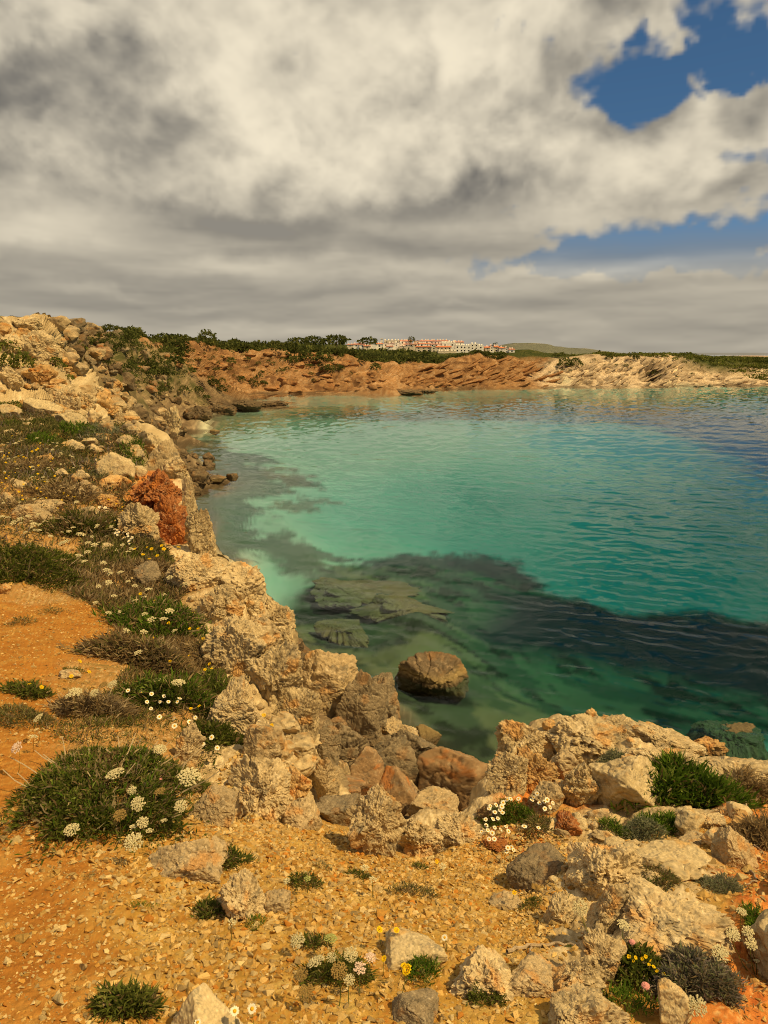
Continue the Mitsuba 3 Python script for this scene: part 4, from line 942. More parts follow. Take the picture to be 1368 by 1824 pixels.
def bush(name, label, cat, cx, yb, wpx, hpx, kind, n, flat=.45, group=None, twigs=0, long=1.0, Y=None, extra=None, hole=.25):
    c, w, dpt, h = fit(cx, yb, wpx, hpx, flat, Y)
    rg = np.random.default_rng(int(cx * 31 + yb))
    parts = [foliage(rg, c, w, dpt, h, kind, n, long=long, hole=hole)]
    for ek, en in (extra or ()):
        parts.append(foliage(rg, c, w * .95, dpt * .95, h * 1.05, ek, en, long=long))
    if group is None and len(label.split()) < 11:
        NAMED.append((cx, yb - hpx / 2, label))
    k = thing(name, label, cat, group)
    if twigs:
        add(k + '__foliage', *join(*parts), 'leaf_material')
        paths, radii = [], []
        for _ in range(twigs):
            a, q = rg.uniform(0, 6.28), rg.uniform(.1, .8)
            x, y = c[0] + math.cos(a) * w * .5 * q, c[1] + math.sin(a) * dpt * .5 * q
            z = float(groundz(x, y)[0])
            e = np.array([math.cos(a) * .9 + rg.normal() * .5, math.sin(a) * .9 + rg.normal() * .5, rg.uniform(.3, 1.1)])
            ln = min(h * rg.uniform(.8, 1.6), .14 * w + .03)
            paths.append([np.array([x, y, z]) + e * ln * s + rg.normal(size=3) * ln * .06 * (s > 0) for s in (0, .35, .7, 1)])
            radii.append(max(w * .006, .0012))
        V, F = tubes(paths, radii, 3)
        add(k + '__dry_twigs', V, F, np.array([.33, .26, .16]), 'matt_material')
    else:
        add(k, *join(*parts), 'leaf_material')
    return k, c, w, dpt, h

bush('wild_carrot_bush', 'big dark green feathery bush with white umbels beside the gravel path', 'bush', 195, 1500, 280, 235, 'fennel', 27000, flat=.24, twigs=60, long=.33, hole=.36, extra=[('dry', 2600), ('olive', 1500), ('grass', 1800)])
bush('green_bush', 'dark green bush at the left edge above the orange path', 'bush', 50, 1062, 190, 122, 'fennel', 13000, flat=.22, twigs=20, long=.42, hole=.33, extra=[('dry', 900)])
bush('green_bush', 'green bush with dry brown top below the slope rocks', 'bush', 152, 972, 118, 66, 'fennel', 4200, flat=.3, extra=[('dry', 1500)], long=.8)
bush('green_bush', 'green leafy plant with daisies right of the pitted rock', 'bush', 392, 1345, 115, 105, 'fennel', 4500, flat=.3, long=.8, extra=[('weed', 300)])
bush('green_bush', 'upright leafy clump behind the daisies beside the ridge rock', 'bush', 305, 1292, 170, 90, 'fennel', 5200, flat=.3, twigs=20, extra=[('grass', 1200), ('dry', 500)], long=.8)
bush('green_bush', 'green growth at the left foot of the big ridge rock', 'bush', 390, 1262, 80, 70, 'weed', 1200, flat=.3)
bush('green_bush', 'grassy growth among the middle white umbels', 'bush', 285, 1150, 190, 90, 'grass', 4200, flat=.22, extra=[('dry', 2500), ('fennel', 2500)], long=.55)
bush('dry_bush', 'brown dry scrub in front of the middle white umbels', 'bush', 270, 1212, 220, 70, 'dry', 4200, flat=.2, extra=[('olive', 2000)], long=.7)
bush('dry_bush', 'brown dry scrub along the foot of the big ridge rock', 'bush', 390, 1195, 110, 95, 'dry', 3200, flat=.2, extra=[('olive', 700)], long=.7)
bush('dry_bush', 'grey dry stems on the upper side of the big feathery bush', 'bush', 160, 1290, 150, 60, 'dry', 2600, flat=.25, long=.8, twigs=50)
bush('flower_bush', 'small green plant with yellow flowers in the orange path', 'plant', 55, 1254, 74, 42, 'weed', 900, flat=.3, extra=[('fennel', 500)])
bush('flower_bush', 'olive green mat at the edge of the orange path', 'plant', 40, 1300, 100, 50, 'olive', 1500, flat=.15)
bush('grass_tuft', 'bright green grass bush on the right outcrop', 'bush', 1212, 1462, 205, 108, 'grass', 9000, flat=.36, long=.9, twigs=14, extra=[('dry', 500)])
bush('grass_tuft', 'green grass hanging below the bright green bush', 'bush', 1172, 1500, 90, 50, 'grass', 1800, flat=.3)
bush('grass_tuft', 'green tuft beside the silvery cushion on the right', 'bush', 1098, 1494, 60, 38, 'grass', 1100, flat=.35)
bush('daisy_bush', 'green mat under the white daisies at the gully lip', 'bush', 915, 1494, 110, 66, 'grass', 3000, flat=.3, long=.5, extra=[('fennel', 1500)])
bush('silver_cushion', 'silvery grey cushion plant between the pale blocks of the outcrop', 'bush', 1094, 1390, 84, 56, 'cushion', 3200, flat=.4)
bush('silver_cushion', 'silvery grey cushion plant below the bright green bush', 'bush', 1136, 1512, 84, 60, 'cushion', 3400, flat=.35)
bush('silver_cushion', 'silvery cushion at the right end of the outcrop crest', 'bush', 1330, 1364, 90, 34, 'cushion', 2200, flat=.3)
bush('silver_cushion', 'grey green cushion with purple tips in the orange soil', 'bush', 1276, 1606, 84, 54, 'cushion', 3000, flat=.35, extra=[('thyme', 900)])
bush('silver_cushion', 'pale greenish cushion behind the broad pitted slab', 'bush', 1156, 1590, 84, 66, 'olive', 1500, flat=.25)
bush('thyme_cushion', 'purple grey thyme cushion in the lower right corner', 'bush', 1236, 1812, 150, 130, 'thyme', 8000, flat=.45, extra=[('cushion', 1500)])
bush('flower_bush', 'dark green plant with yellow flowers left of the thyme cushion', 'plant', 1142, 1765, 110, 80, 'weed', 1600, flat=.35, extra=[('fennel', 1200)])
bush('dry_bush', 'dry grey twiggy shrub at the right edge', 'bush', 1352, 1524, 80, 84, 'dry', 2600, flat=.5, twigs=60)
bush('dry_bush', 'dry brown shrub behind the bleached roots', 'bush', 1330, 1432, 110, 52, 'dry', 2600, flat=.35, twigs=50)
bush('grass_tuft', 'green grass at the right edge beside the umbels', 'bush', 1360, 1720, 60, 110, 'grass', 1600, flat=.7)
for cx, yb, w, h, kd, n, l in ((402, 1556, 70, 50, 'weed', 700, 'small green weed above the pale grainy rock'), (374, 1648, 62, 46, 'weed', 700, 'green weed at the left foot of the pale grainy rock'), (456, 1668, 34, 48, 'grass', 300, 'grassy weed at the right foot of the pale grainy rock'), (512, 1628, 22, 30, 'weed', 120, 'tiny weed beside the tan stone'),
                            (545, 1590, 60, 34, 'weed', 500, 'low weed in the gravel above the umbel group'), (575, 1556, 40, 22, 'olive', 250, 'olive tuft in the gravel near the boulder'), (642, 1572, 44, 26, 'weed', 350, 'low weed in the gravel below the boulder'), (748, 1556, 34, 22, 'weed', 250, 'green tuft at the foot of the rounded grainy boulder'),
                            (735, 1604, 90, 30, 'olive', 400, 'thin olive weed in the gravel right of centre'), (230, 1822, 130, 56, 'weed', 1400, 'dark green weed at the bottom edge left of the flat rock'), (752, 1762, 70, 60, 'grass', 700, 'leafy rosette under the yellow hawkbit flowers'), (868, 1798, 70, 40, 'weed', 800, 'green weed at the foot of the lumpy pale rock'),
                            (600, 1768, 130, 60, 'fennel', 1800, 'feathery leaves of the umbel group in the gravel'), (556, 1700, 70, 34, 'weed', 450, 'leafy shoots behind the umbel group'), (162, 1572, 26, 18, 'olive', 120, 'tiny dark tuft on the gravel path'), (252, 1622, 50, 14, 'grass', 150, 'flat green sprig on the gravel path'),
                            (1012, 1720, 16, 90, 'grass', 160, 'grass blades beside the lower pale rock'), (1115, 1822, 110, 60, 'grass', 500, 'grass blades at the bottom edge on the right'), (960, 1492, 60, 50, 'olive', 700, 'olive weed right of the daisies'), (945, 1625, 40, 26, 'weed', 250, 'grey green sprig in the gravel left of the narrow stone'),
                            (1160, 1588, 50, 24, 'grass', 300, 'green sprigs at the top of the broad pitted slab'), (40, 1120, 46, 22, 'olive', 260, 'low tuft on the orange path'), (92, 1100, 40, 18, 'olive', 200, 'dry tuft at the far end of the orange path'), (132, 1205, 40, 16, 'weed', 200, 'small tuft by the flat stone on the path border'),
                            (430, 1405, 40, 22, 'fennel', 300, 'green sprig on the broad weathered rock'), (410, 1546, 40, 20, 'fennel', 200, 'green leaves beside the ledge'), (500, 1470, 34, 20, 'weed', 200, 'green weed at the head of the gully'), (320, 1140, 40, 30, 'weed', 300, 'broad leaved weed among the umbels'), (408, 1028, 26, 18, 'weed', 200, 'green tuft on top of the cracked block')):
    bush('small_weed', l, 'plant', cx, yb, w, h, kd, n, flat=.4, long=1.2)
# bushes farther up the slope
for cx, yb, w, h, kd, n, l in ((140, 782, 64, 26, 'grass', 900, 'green shrub above the silvery shrub on the slope'), (176, 790, 74, 34, 'cushion', 1500, 'silvery shrub on the upper slope'), (244, 834, 54, 36, 'grass', 1000, 'green shrub behind the red outcrop'), (206, 855, 76, 36, 'cushion', 1500, 'grey green bush in front of the big rounded boulder'),
                            (186, 858, 50, 28, 'olive', 700, 'olive grass left of the grey green bush'), (74, 798, 60, 26, 'grass', 900, 'green shrub on the flowery slope'), (22, 768, 50, 18, 'weed', 500, 'dark green shrub at the left edge of the slope'), (60, 762, 40, 14, 'weed', 350, 'dark green shrub beside the cracked slab'),
                            (152, 752, 44, 14, 'weed', 350, 'dark shrub under the cliff block'), (136, 818, 46, 26, 'olive', 600, 'olive shrub by the hollow stone'), (118, 832, 44, 26, 'olive', 500, 'olive bush above the round boulders'), (60, 752, 34, 18, 'thyme', 400, 'purple shrub above the cracked slab'),
                            (150, 800, 40, 16, 'thyme', 500, 'purple thyme by the hollow stone'), (116, 812, 30, 12, 'thyme', 300, 'purple thyme patch on the flowery slope'), (258, 824, 24, 18, 'thyme', 300, 'purple thyme on the edge behind the red outcrop'), (30, 790, 70, 30, 'olive', 900, 'yellowish olive shrub at the left'),
                            (10, 812, 60, 40, 'olive', 800, 'yellow flowering shrub at the left edge'), (60, 850, 90, 30, 'dry', 900, 'dry brown shrub in the middle of the slope'), (120, 905, 110, 40, 'dry', 1400, 'dry brown shrub above the green bush'), (40, 925, 90, 26, 'dry', 800, 'dry brown shrub left of the long tan rock'),
                            (265, 1000, 70, 30, 'olive', 700, 'olive herbs at the foot of the red outcrop'), (200, 935, 50, 24, 'dry', 500, 'dry grass left of the leaning boulder')):
    bush('slope_shrub', l, 'shrub', cx, yb, w, h, kd, n, flat=.4, long=.8)

# far shrubs on the cliffs: one thing each
def crowns(rng, xy, rad, tall, n, kind, card=1.0):
    tn = np.array(LEAF[kind][0])
    m = len(xy)
    u = unit(rng.normal(size=(m, n, 3)))
    u[..., 2] = np.abs(u[..., 2]) - .25
    lum = 1 + .5 * (rng.random((m, n, 1)) - .5)
    pos = u * lum * np.stack([rad, rad, tall * .55], -1)[:, None]
    base = np.stack([xy[:, 0], xy[:, 1], groundz(xy[:, 0], xy[:, 1]) + tall * .45], -1)
    pos = (pos + base[:, None]).reshape(-1, 3)
    d = unit(u.reshape(-1, 3) + rng.normal(size=(m * n, 3)) * .8)
    col = tn[rng.integers(3, size=m * n)] * np.repeat(rng.uniform(.7, 1.25, (m, 1)), n, 0) * rng.uniform(.8, 1.2, (m * n, 1))
    L = np.repeat(rad, n) * rng.uniform(.35, .8, m * n) * card
    return blades(rng, pos, d, L, L * .75, col, .3)
def far_shrub(name, label, cx, yb, wpx, hpx, group=None, n=60, kind='scrub'):
    g = hit(cx, yb - .3 * hpx)
    s = float(np.linalg.norm(g - [0, 0, E])) / 1368
    rg = np.random.default_rng(int(cx * 37 + yb * 11))
    k = thing(name, label, 'shrub', group)
    m = max(1, int(wpx / max(hpx, 1) * 1.6)) if wpx > 14 else 1
    xy = np.array([[g[0] + (i - (m - 1) / 2) * wpx * s / m + rg.normal() * .1 * wpx * s, g[1] + rg.normal() * .1 * wpx * s] for i in range(m)])
    R_ = wpx * s * .5 / m * 1.25 if m > 1 else wpx * s * .5
    add(k, *crowns(rg, xy, np.full(m, R_) * rg.uniform(.8, 1.15, m), np.full(m, hpx * s) * rg.uniform(.8, 1.1, m), int(n * 2.2), kind, .62), 'leaf_material')
for cx, yb, w, h, l in ((557, 655, 62, 32, 'large dark tree clump on the shoulder of the orange cliff'), (585, 666, 24, 14, 'small bush right of the dark tree clump'), (606, 664, 16, 8, 'bush on the bare rock point'), (524, 658, 14, 18, 'dark bush left of the dark tree clump'), (372, 640, 26, 34, 'dark green patch in a gully of the orange cliff'),
                        (320, 640, 26, 24, 'green bush on the upper orange cliff'), (494, 640, 18, 26, 'dark bush at the rim of the orange cliff'), (412, 660, 16, 14, 'bush in the middle of the orange cliff'), (446, 692, 28, 14, 'bush at the foot of the orange cliff'), (470, 692, 14, 9, 'small bush by the foot of the orange cliff'),
                        (392, 706, 26, 16, 'dark bush above the rocky spit'), (366, 711, 12, 7, 'round bush above the dark shore rocks'), (315, 665, 24, 20, 'green bush on the lower slope'), (345, 688, 24, 14, 'bush by the shore path'), (1130, 646, 16, 10, 'dark bush on top of the pale headland'), (1010, 660, 34, 22, 'green patch in the hollow of the pale cliff'),
                        (993, 640, 16, 10, 'dark tree on the rim of the far cliff'), (1085, 645, 10, 8, 'bush above the bedded pale cliff'), (1360, 650, 22, 10, 'dark bush at the right edge of the headland'), (642, 652, 16, 14, 'dark bush in the valley mouth'), (668, 668, 14, 18, 'dark bush by the inner cove'),
                        (30, 680, 44, 34, 'green shrubs on the left cliff slope'), (14, 742, 40, 20, 'dark green shrub low on the left cliff'), (60, 640, 40, 12, 'green grassy ledge across the left cliff'), (110, 665, 34, 14, 'green ledge right of the tilted slab'), (20, 640, 26, 22, 'dark shrub between the tilted slabs'), (140, 640, 30, 30, 'shrub in the dark gully')):
    far_shrub('cliff_shrub', l, cx, yb, w, h, n=90, kind='scrub' if cx > 200 else 'weed')
for poly, n, lab, grp, lo, hi in (([(250, 612), (420, 632), (640, 640), (640, 680), (480, 690), (400, 700), (300, 660)], 105, 'small dark shrub dotted on the orange cliff', 'shrubs dotted over the orange cliff', 3, 13),
                             ([(190, 590), (250, 620), (330, 680), (330, 705), (250, 705), (180, 650), (150, 600)], 120, 'green shrub clinging to the grey slope above the scree', 'shrubs on the grey slope', 6, 24),
                             ([(960, 644), (1100, 640), (1200, 645), (1300, 670), (1200, 680), (1100, 668), (980, 670)], 40, 'small dark shrub on the pale headland cliff', 'shrubs on the pale headland', 3, 9)):
    for a in in_pixels(n, poly, rng):
        w = lo + (hi - lo) * rng.random() ** 2
        far_shrub('cliff_shrub', lab, a[0], a[1], w, w * rng.uniform(.6, .9), grp, n=46)

# the pine wood on the plateau, and the scrub on the headland: one mass each
top = np.array([W(*a)[:2] for a in ((215, 592, 150), (250, 598, 215), (330, 610, 292), (420, 618, 338), (500, 620, 352), (560, 622, 354), (610, 632, 352), (660, 640, 368), (700, 650, 374), (760, 646, 387), (840, 637, 400), (900, 634, 404))])
seg = rng.uniform(0, len(top) - 1.001, 1700)
i0 = seg.astype(int)
wood = top[i0] * (1 - (seg - i0)[:, None]) + top[i0 + 1] * (seg - i0)[:, None]
rad_dir = unit(wood)
off = 7 + 95 * rng.random(len(wood)) ** 1.6
off = np.where((seg > 6.0) & (seg < 9.0), off * 2.0, off)
off = np.where(seg > 10, off * .35 + 6, off)
wood = wood + rad_dir * off[:, None]
rr_ = rng.uniform(1.0, 2.3, len(wood)) * np.clip(np.hypot(*wood.T) / 330, .6, 1.6) * np.where(seg > 9.2, .5, 1)
add('pine_wood', *crowns(rng, wood, rr_, rr_ * rng.uniform(.8, 1.2, len(wood)), 40, 'scrub'), 'leaf_material', label='dark green pine wood along the top of the far cliffs', kind='stuff')
hs = np.array([[rng.uniform(115, 260), rng.uniform(408, 520)] for _ in range(1500)])
add('headland_scrub', *crowns(rng, hs, rng.uniform(.7, 1.8, 1500), rng.uniform(.6, 1.5, 1500), 36, 'weed'), 'leaf_material', label='low green scrub covering the headland on the right', kind='stuff')
for px, pb, w, h, l in ((655, 618, 34, 15, 'round dark pine standing at the left end of the white town'), (733, 610, 12, 10, 'tall dark tree above the roofs in the middle of the town'), (882, 622, 10, 12, 'dark tree on the roofline at the right end of the town'), (806, 624, 12, 12, 'dark tree between the white houses'), (560, 614, 40, 12, 'dark pine crown left of the town on the skyline'),
                        (600, 612, 40, 12, 'broad pine crown on the skyline beside the town'), (530, 614, 34, 10, 'low pine crown on the skyline'), (196, 588, 26, 8, 'dark pine on the craggy headland')):
    Yt = 655 if px > 620 else 520 if px > 500 else 175
    c = W(px, pb, Yt)
    s = Yt / 1368.0
    t = thing('pine_tree', l, 'tree')
    tn = np.array(LEAF['scrub'][0])
    n = 220
    u = unit(rng.normal(size=(n, 3)))
    pos = c + [0, 0, h * s * .55] + u * [w * s * .5, w * s * .5, h * s * .45] * rng.uniform(.6, 1, (n, 1))
    V, F, C = blades(rng, pos, unit(u + rng.normal(size=(n, 3)) * .7), w * s * .16, w * s * .10, tn[rng.integers(3, size=n)])
    add(t + '__crown', V, F, C, 'leaf_material')
    V, F = tubes([[np.array([c[0], c[1], min(float(groundz(c[0], c[1])[0]), c[2]) - .3]), c + [0, 0, h * s * .3], c + [0, 0, h * s * .7]]], [w * s * .03], 6)
    add(t + '__trunk', V, F, np.array([.12, .08, .05]), 'matt_material')

# ---------------------------------------------------------------- ground cover of the left slope
def cover(n, poly, kinds, size, rng, thr):
    q = plan_scatter(n, poly, rng)
    m = fbm(np.c_[q * .9, 0 * q[:, 0]], 4, 301)
    q = q[m + .25 * rng.random(n) > thr]
    m = len(q)
    out = []
    r = np.hypot(*q.T)
    sel = noise(np.c_[q * .7, 0 * q[:, 0] + 3], 302) + .35 * (rng.random(m) - .5)
    cols = np.zeros((m, 3))
    edges = np.linspace(.2, .8, len(kinds) + 1)
    for k, kd in enumerate(kinds):
        i = (sel >= edges[k] if k else sel > -9) & (sel < edges[k + 1] if k < len(kinds) - 1 else True)
        tn = np.array(LEAF[kd][0])
        cols[i] = tn[rng.integers(3, size=i.sum())]
    cols *= rng.uniform(.7, 1.2, (m, 1))
    L = size * rng.uniform(.4, 1.3, m) * np.clip(r / 7, .6, 3.0)
    base = np.c_[q, groundz(q[:, 0], q[:, 1]) - .01 * L]
    d = unit(rng.normal(size=(m, 3)) * .75 + [0, 0, .75])
    d[:, 2] = np.abs(d[:, 2])
    return blades(rng, base, d, L, L * rng.uniform(.05, .12, m), cols)
add('dry_scrub', *join(cover(26000, [(150, 1230), (240, 1120), (330, 1060), (300, 990), (250, 960), (150, 960), (120, 1060), (200, 1100), (210, 1180)], ('dry', 'olive', 'dry', 'fennel'), .085, rng, .40),
                       cover(16000, [(150, 1300), (220, 1200), (330, 1100), (400, 1160), (420, 1280), (380, 1380), (330, 1380), (300, 1300)], ('dry', 'olive', 'fennel', 'dry'), .075, rng, .36),
                       cover(4500, [(60, 1300), (140, 1250), (300, 1225), (310, 1300), (260, 1330), (130, 1330)], ('dry', 'olive', 'dry', 'fennel'), .06, rng, .40),
                       cover(42000, [(-30, 1000), (150, 960), (260, 980), (230, 890), (260, 830), (200, 760), (100, 740), (-30, 740)], ('dry', 'olive', 'dry', 'thyme', 'olive'), .075, rng, .44),
                       cover(5000, [(900, 1480), (1000, 1440), (1240, 1460), (1370, 1420), (1370, 1820), (1150, 1820), (1000, 1600)], ('dry', 'olive', 'dry'), .04, rng, .62)),
    'leaf_material', label='dry brown and olive scrub matting the left slope', kind='stuff')

# ---------------------------------------------------------------- flowers
OCT = ICO[0]
def umbel_head(rng, R, n, tone, sub_frac=.15, dome=.30, sides=ICO[1]):
    """dome of small flower clusters in the xy plane, z up"""
    parts, k = [], np.arange(n)
    rho = np.sqrt((k + .5) / n) * R
    th = k * 2.39996 + rng.normal(size=n) * .12
    for i in range(n):
        x, y = rho[i] * math.cos(th[i]), rho[i] * math.sin(th[i])
        z = dome * R * (1 - (rho[i] / R) ** 2) + rng.normal() * .025 * R
        s = R * sub_frac * rng.uniform(.8, 1.25)
        v = np.array(sides.vertices) * [s, s, s * .5]
        v = v * (1 + .35 * (noise(v / s * 2.1 + i, 3) - .5)[:, None]) + [x, y, z]
        parts.append((v, np.array(sides.faces), np.asarray(tone) * rng.uniform(.82, 1.1)))
    return join(*parts)
def frame(n):
    n = unit(np.asarray(n, float))
    a = unit(np.cross(n, [.2, 1, .1]))
    return np.stack([a, np.cross(n, a), n], 0)
UT = {'white': (.47, .41, .23), 'green': (.28, .30, .10), 'brown': (.24, .16, .055), 'pink': (.58, .43, .34)}
def umbel(px, py, size, tone, label, group=None, stem=2.0, lean=(0, 0), face=None, dx=0):
    rg = np.random.default_rng(int(px * 53 + py * 7 + size))
    b = hit(px + dx, py + stem * size)
    d = ray(px, py)
    Yh = b[1] * .985
    for _ in range(20):
        h = np.array([0, 0, E]) + d * (Yh / d[1])
        if h[2] > float(groundz(h[0], h[1])[0]) + .012:
            break
        Yh *= .99
    axial = Yh / d[1] * (d @ [0, CP, -SP])
    Rr = size / 1368 * axial * .45
    if group:
        label = where({'white': 'white umbel'}.get(tone, tone + ' umbel') if 'far' not in label else 'tiny white flower head', px, py, label)
    k = thing('wild_carrot', label, 'flower', group)
    near = size > 17
    V, F, C = umbel_head(rg, Rr, (85 if size > 24 else 44) if near else 14, UT[tone], .115 if size > 24 else .155 if near else .26, rg.uniform(.25, .45), ICO[0])
    nrm = np.array([rg.normal() * .2 + lean[0], rg.normal() * .2 + lean[1] - .25, 1.0]) if face is None else np.array(face)
    M = frame(nrm)
    add(k + '__flower_head', V @ M + h, F, C, 'matt_material')
    up = M[2]
    root = np.array([b[0], b[1], float(groundz(b[0], b[1])[0]) - .005])
    mid = (h + root) / 2 - up * .12 * np.linalg.norm(h - root) + rg.normal(size=3) * .004
    joint = h - up * Rr * .55
    paths, radii = [[root, mid * .55 + root * .45, mid * .5 + joint * .5, joint]], [max(.0014, Rr * .05)]
    if near:
        for q in range(9):
            a = q * .7
            paths.append([joint, (joint + h) / 2 + .42 * Rr * (M[0] * math.cos(a) + M[1] * math.sin(a)) * 1.0, h + .78 * Rr * (M[0] * math.cos(a) + M[1] * math.sin(a))])
            radii.append(Rr * .025)
    V, F = tubes(paths, radii, 4)
    add(k + '__stem', V, F, np.array([.13, .15, .035]), 'matt_material')
for a in ((205, 1378, 36, 'white', 'large white umbel in the middle of the big feathery bush', dict(stem=1.6, lean=(0, .1))), (246, 1432, 29, 'white', 'round white umbel below the large one', dict(face=(0, -.7, .7))), (322, 1436, 25, 'white', 'white umbel at the right side of the big bush', dict(face=(.1, -.6, .7))),
          (238, 1500, 37, 'white', 'cream umbel at the foot of the big bush over the gravel', dict(face=(0, -.6, .7), stem=1.0)), (338, 1384, 44, 'white', 'widest white umbel right of the pink scabious', dict(stem=1.2, face=(.15, -.3, .8))), (235, 1408, 18, 'white', 'small open umbel left of the round umbel', dict(face=(0, -.6, .7))),
          (254, 1465, 23, 'white', 'loose umbel above the cream umbel', dict(face=(.1, -.6, .7))), (236, 1474, 14, 'white', 'half open umbel left of the loose umbel', {}), (266, 1480, 14, 'white', 'half open umbel right of the loose umbel', {}), (292, 1462, 13, 'white', 'closing umbel between two white umbels', {}), (285, 1335, 26, 'white', 'white umbel at the upper right of the big bush', {}),
          (281, 1358, 14, 'white', 'small umbel under the upper right one', {}), (200, 1219, 21, 'white', 'flat white umbel beside the dry stems', dict(stem=1.8)), (279, 1213, 20, 'white', 'white umbel left of the taller one above the daisies', dict(stem=1.8)), (318, 1216, 27, 'white', 'white umbel above the daisies near the ridge rock', dict(stem=1.8)),
          (135, 1232, 24, 'white', 'white umbel at the upper left of the big bush', {}), (168, 1234, 18, 'white', 'white umbel right of the upper left one', {}), (122, 1240, 14, 'white', 'small umbel leftmost of the upper left group', {}), (68, 1279, 22, 'white', 'pale umbel at the left side of the big bush', dict(face=(-.4, -.2, .7))), (60, 1312, 14, 'white', 'small pale umbel below the left side one', {}),
          (30, 1332, 24, 'pink', 'withered greyish umbel at the left edge of the big bush', dict(face=(-.3, -.6, .6))), (128, 1478, 30, 'white', 'pale umbel lying over the gravel below the big bush', dict(stem=.4, face=(0, -.3, .9))), (214, 1452, 26, 'brown', 'brown seed head at the lower side of the big bush', dict(face=(0, -.4, .8))), (285, 1410, 22, 'brown', 'brown seed head beside the pink scabious', {}), (184, 1220, 18, 'brown', 'brown seed head left of the flat umbel', {}),
          (1033, 1617, 31, 'white', 'tall round white umbel on a curved stem before the upright rock', dict(face=(0, -.8, .5), stem=3.6, dx=52)), (1110, 1648, 26, 'white', 'white umbel right of the upright rock', dict(stem=2.2, dx=14)), (1241, 1792, 38, 'white', 'large tilted umbel at the corner of the thyme cushion', dict(face=(-.35, -.6, .6), stem=.7, dx=-30)),
          (1283, 1698, 33, 'white', 'largest cream umbel of the group at the lower right', dict(face=(0, -.5, .8), stem=1.4, dx=20)), (1306, 1665, 27, 'white', 'cream umbel above the largest one at the lower right', dict(face=(0, -.4, .8), stem=2.5, dx=30)), (1332, 1659, 23, 'white', 'cream umbel at the top of the lower right group', dict(face=(0, -.5, .8), stem=3, dx=20)),
          (1338, 1681, 24, 'white', 'cream umbel at the right of the lower right group', dict(face=(0, -.6, .7), stem=2.4, dx=10)), (1321, 1624, 20, 'white', 'solitary cream umbel above the lower right group', dict(stem=2.2)), (1348, 1712, 12, 'white', 'small half open umbel at the right edge', {}),
          (530, 1675, 29, 'white', 'white drooping umbel beside a flat stone in the gravel', dict(face=(-.2, -.6, .7), stem=.8)), (589, 1672, 26, 'green', 'green unripe umbel in the gravel', dict(stem=1.2)), (563, 1713, 36, 'white', 'broad white umbel at the left of the gravel group', dict(stem=.8, lean=(-.1, .1))), (590, 1705, 20, 'white', 'small white umbel above the brown seed head', dict(stem=1.5)),
          (625, 1700, 28, 'white', 'tall white umbel at the top right of the gravel group', dict(face=(.1, -.6, .6))), (641, 1724, 24, 'pink', 'pinkish umbel at the right of the gravel group', dict(face=(.1, -.6, .6))), (660, 1706, 22, 'pink', 'faded pinkish umbel farthest right in the gravel group', {}), (604, 1729, 32, 'brown', 'brown seed head in the middle of the gravel group', dict(face=(0, -.5, .7))),
          (538, 1735, 25, 'brown', 'brown seed head at the left of the gravel group', dict(face=(-.2, -.5, .7))), (546, 1768, 31, 'brown', 'brown seed head lowest in the gravel group', dict(face=(0, -.7, .6), stem=.8)), (622, 1745, 22, 'white', 'white umbel lowest in the gravel group', dict(face=(0, -.7, .6))), (413, 1643, 16, 'white', 'small umbel by the pale grainy rock', {}),
          (511, 1570, 14, 'white', 'small umbel on the low weed in the gravel', {}), (548, 1565, 13, 'green', 'small greenish umbel on the low weed', {}), (650, 1546, 16, 'white', 'small umbel in the gravel below the boulder', {}), (664, 1567, 15, 'white', 'small umbel right of the low weed', {}), (788, 1543, 14, 'white', 'small umbel by the rounded boulder', {})):
    umbel(*a[:5], **a[5])
for px, py, s in ((270, 1104, 16), (291, 1103, 16), (223, 1124, 16), (256, 1126, 14), (311, 1124, 12), (246, 1163, 16), (302, 1089, 17), (258, 1094, 12), (216, 1138, 10), (190, 1016, 14), (196, 1022, 12), (194, 1038, 14), (265, 1050, 15), (240, 1044, 12), (292, 1060, 11), (193, 1092, 12), (213, 1090, 9), (170, 1074, 10), (228, 983, 10), (234, 978, 10), (302, 1029, 13),
                  (118, 965, 12), (145, 952, 14), (168, 971, 14), (110, 968, 12), (330, 1040, 9), (156, 984, 14), (140, 990, 12), (184, 1003, 12), (203, 1062, 12), (240, 1070, 12), (256, 1064, 12), (228, 1036, 10), (176, 1045, 10), (214, 1020, 12), (150, 1000, 12), (36, 925, 12), (24, 932, 14), (50, 920, 10), (60, 934, 12), (80, 930, 12), (14, 922, 10), (70, 945, 9), (90, 955, 10), (130, 940, 10)):
    umbel(px, py, s, 'white', 'white wild carrot umbel in the flowery middle of the left slope', 'white umbels on the left slope', stem=2.2)
for i in range(90):
    q = in_pixels(1, [(0, 770), (110, 780), (150, 820), (130, 870), (30, 870), (0, 840)] if i < 50 else [(0, 890), (100, 880), (200, 910), (230, 960), (200, 1000), (100, 960), (0, 940)], rng)[0]
    umbel(q[0], q[1], rng.uniform(4, 7) if i < 50 else rng.uniform(6, 10), 'white', 'small white flower head far up the left slope', 'distant white flower heads on the left slope', stem=2.0)

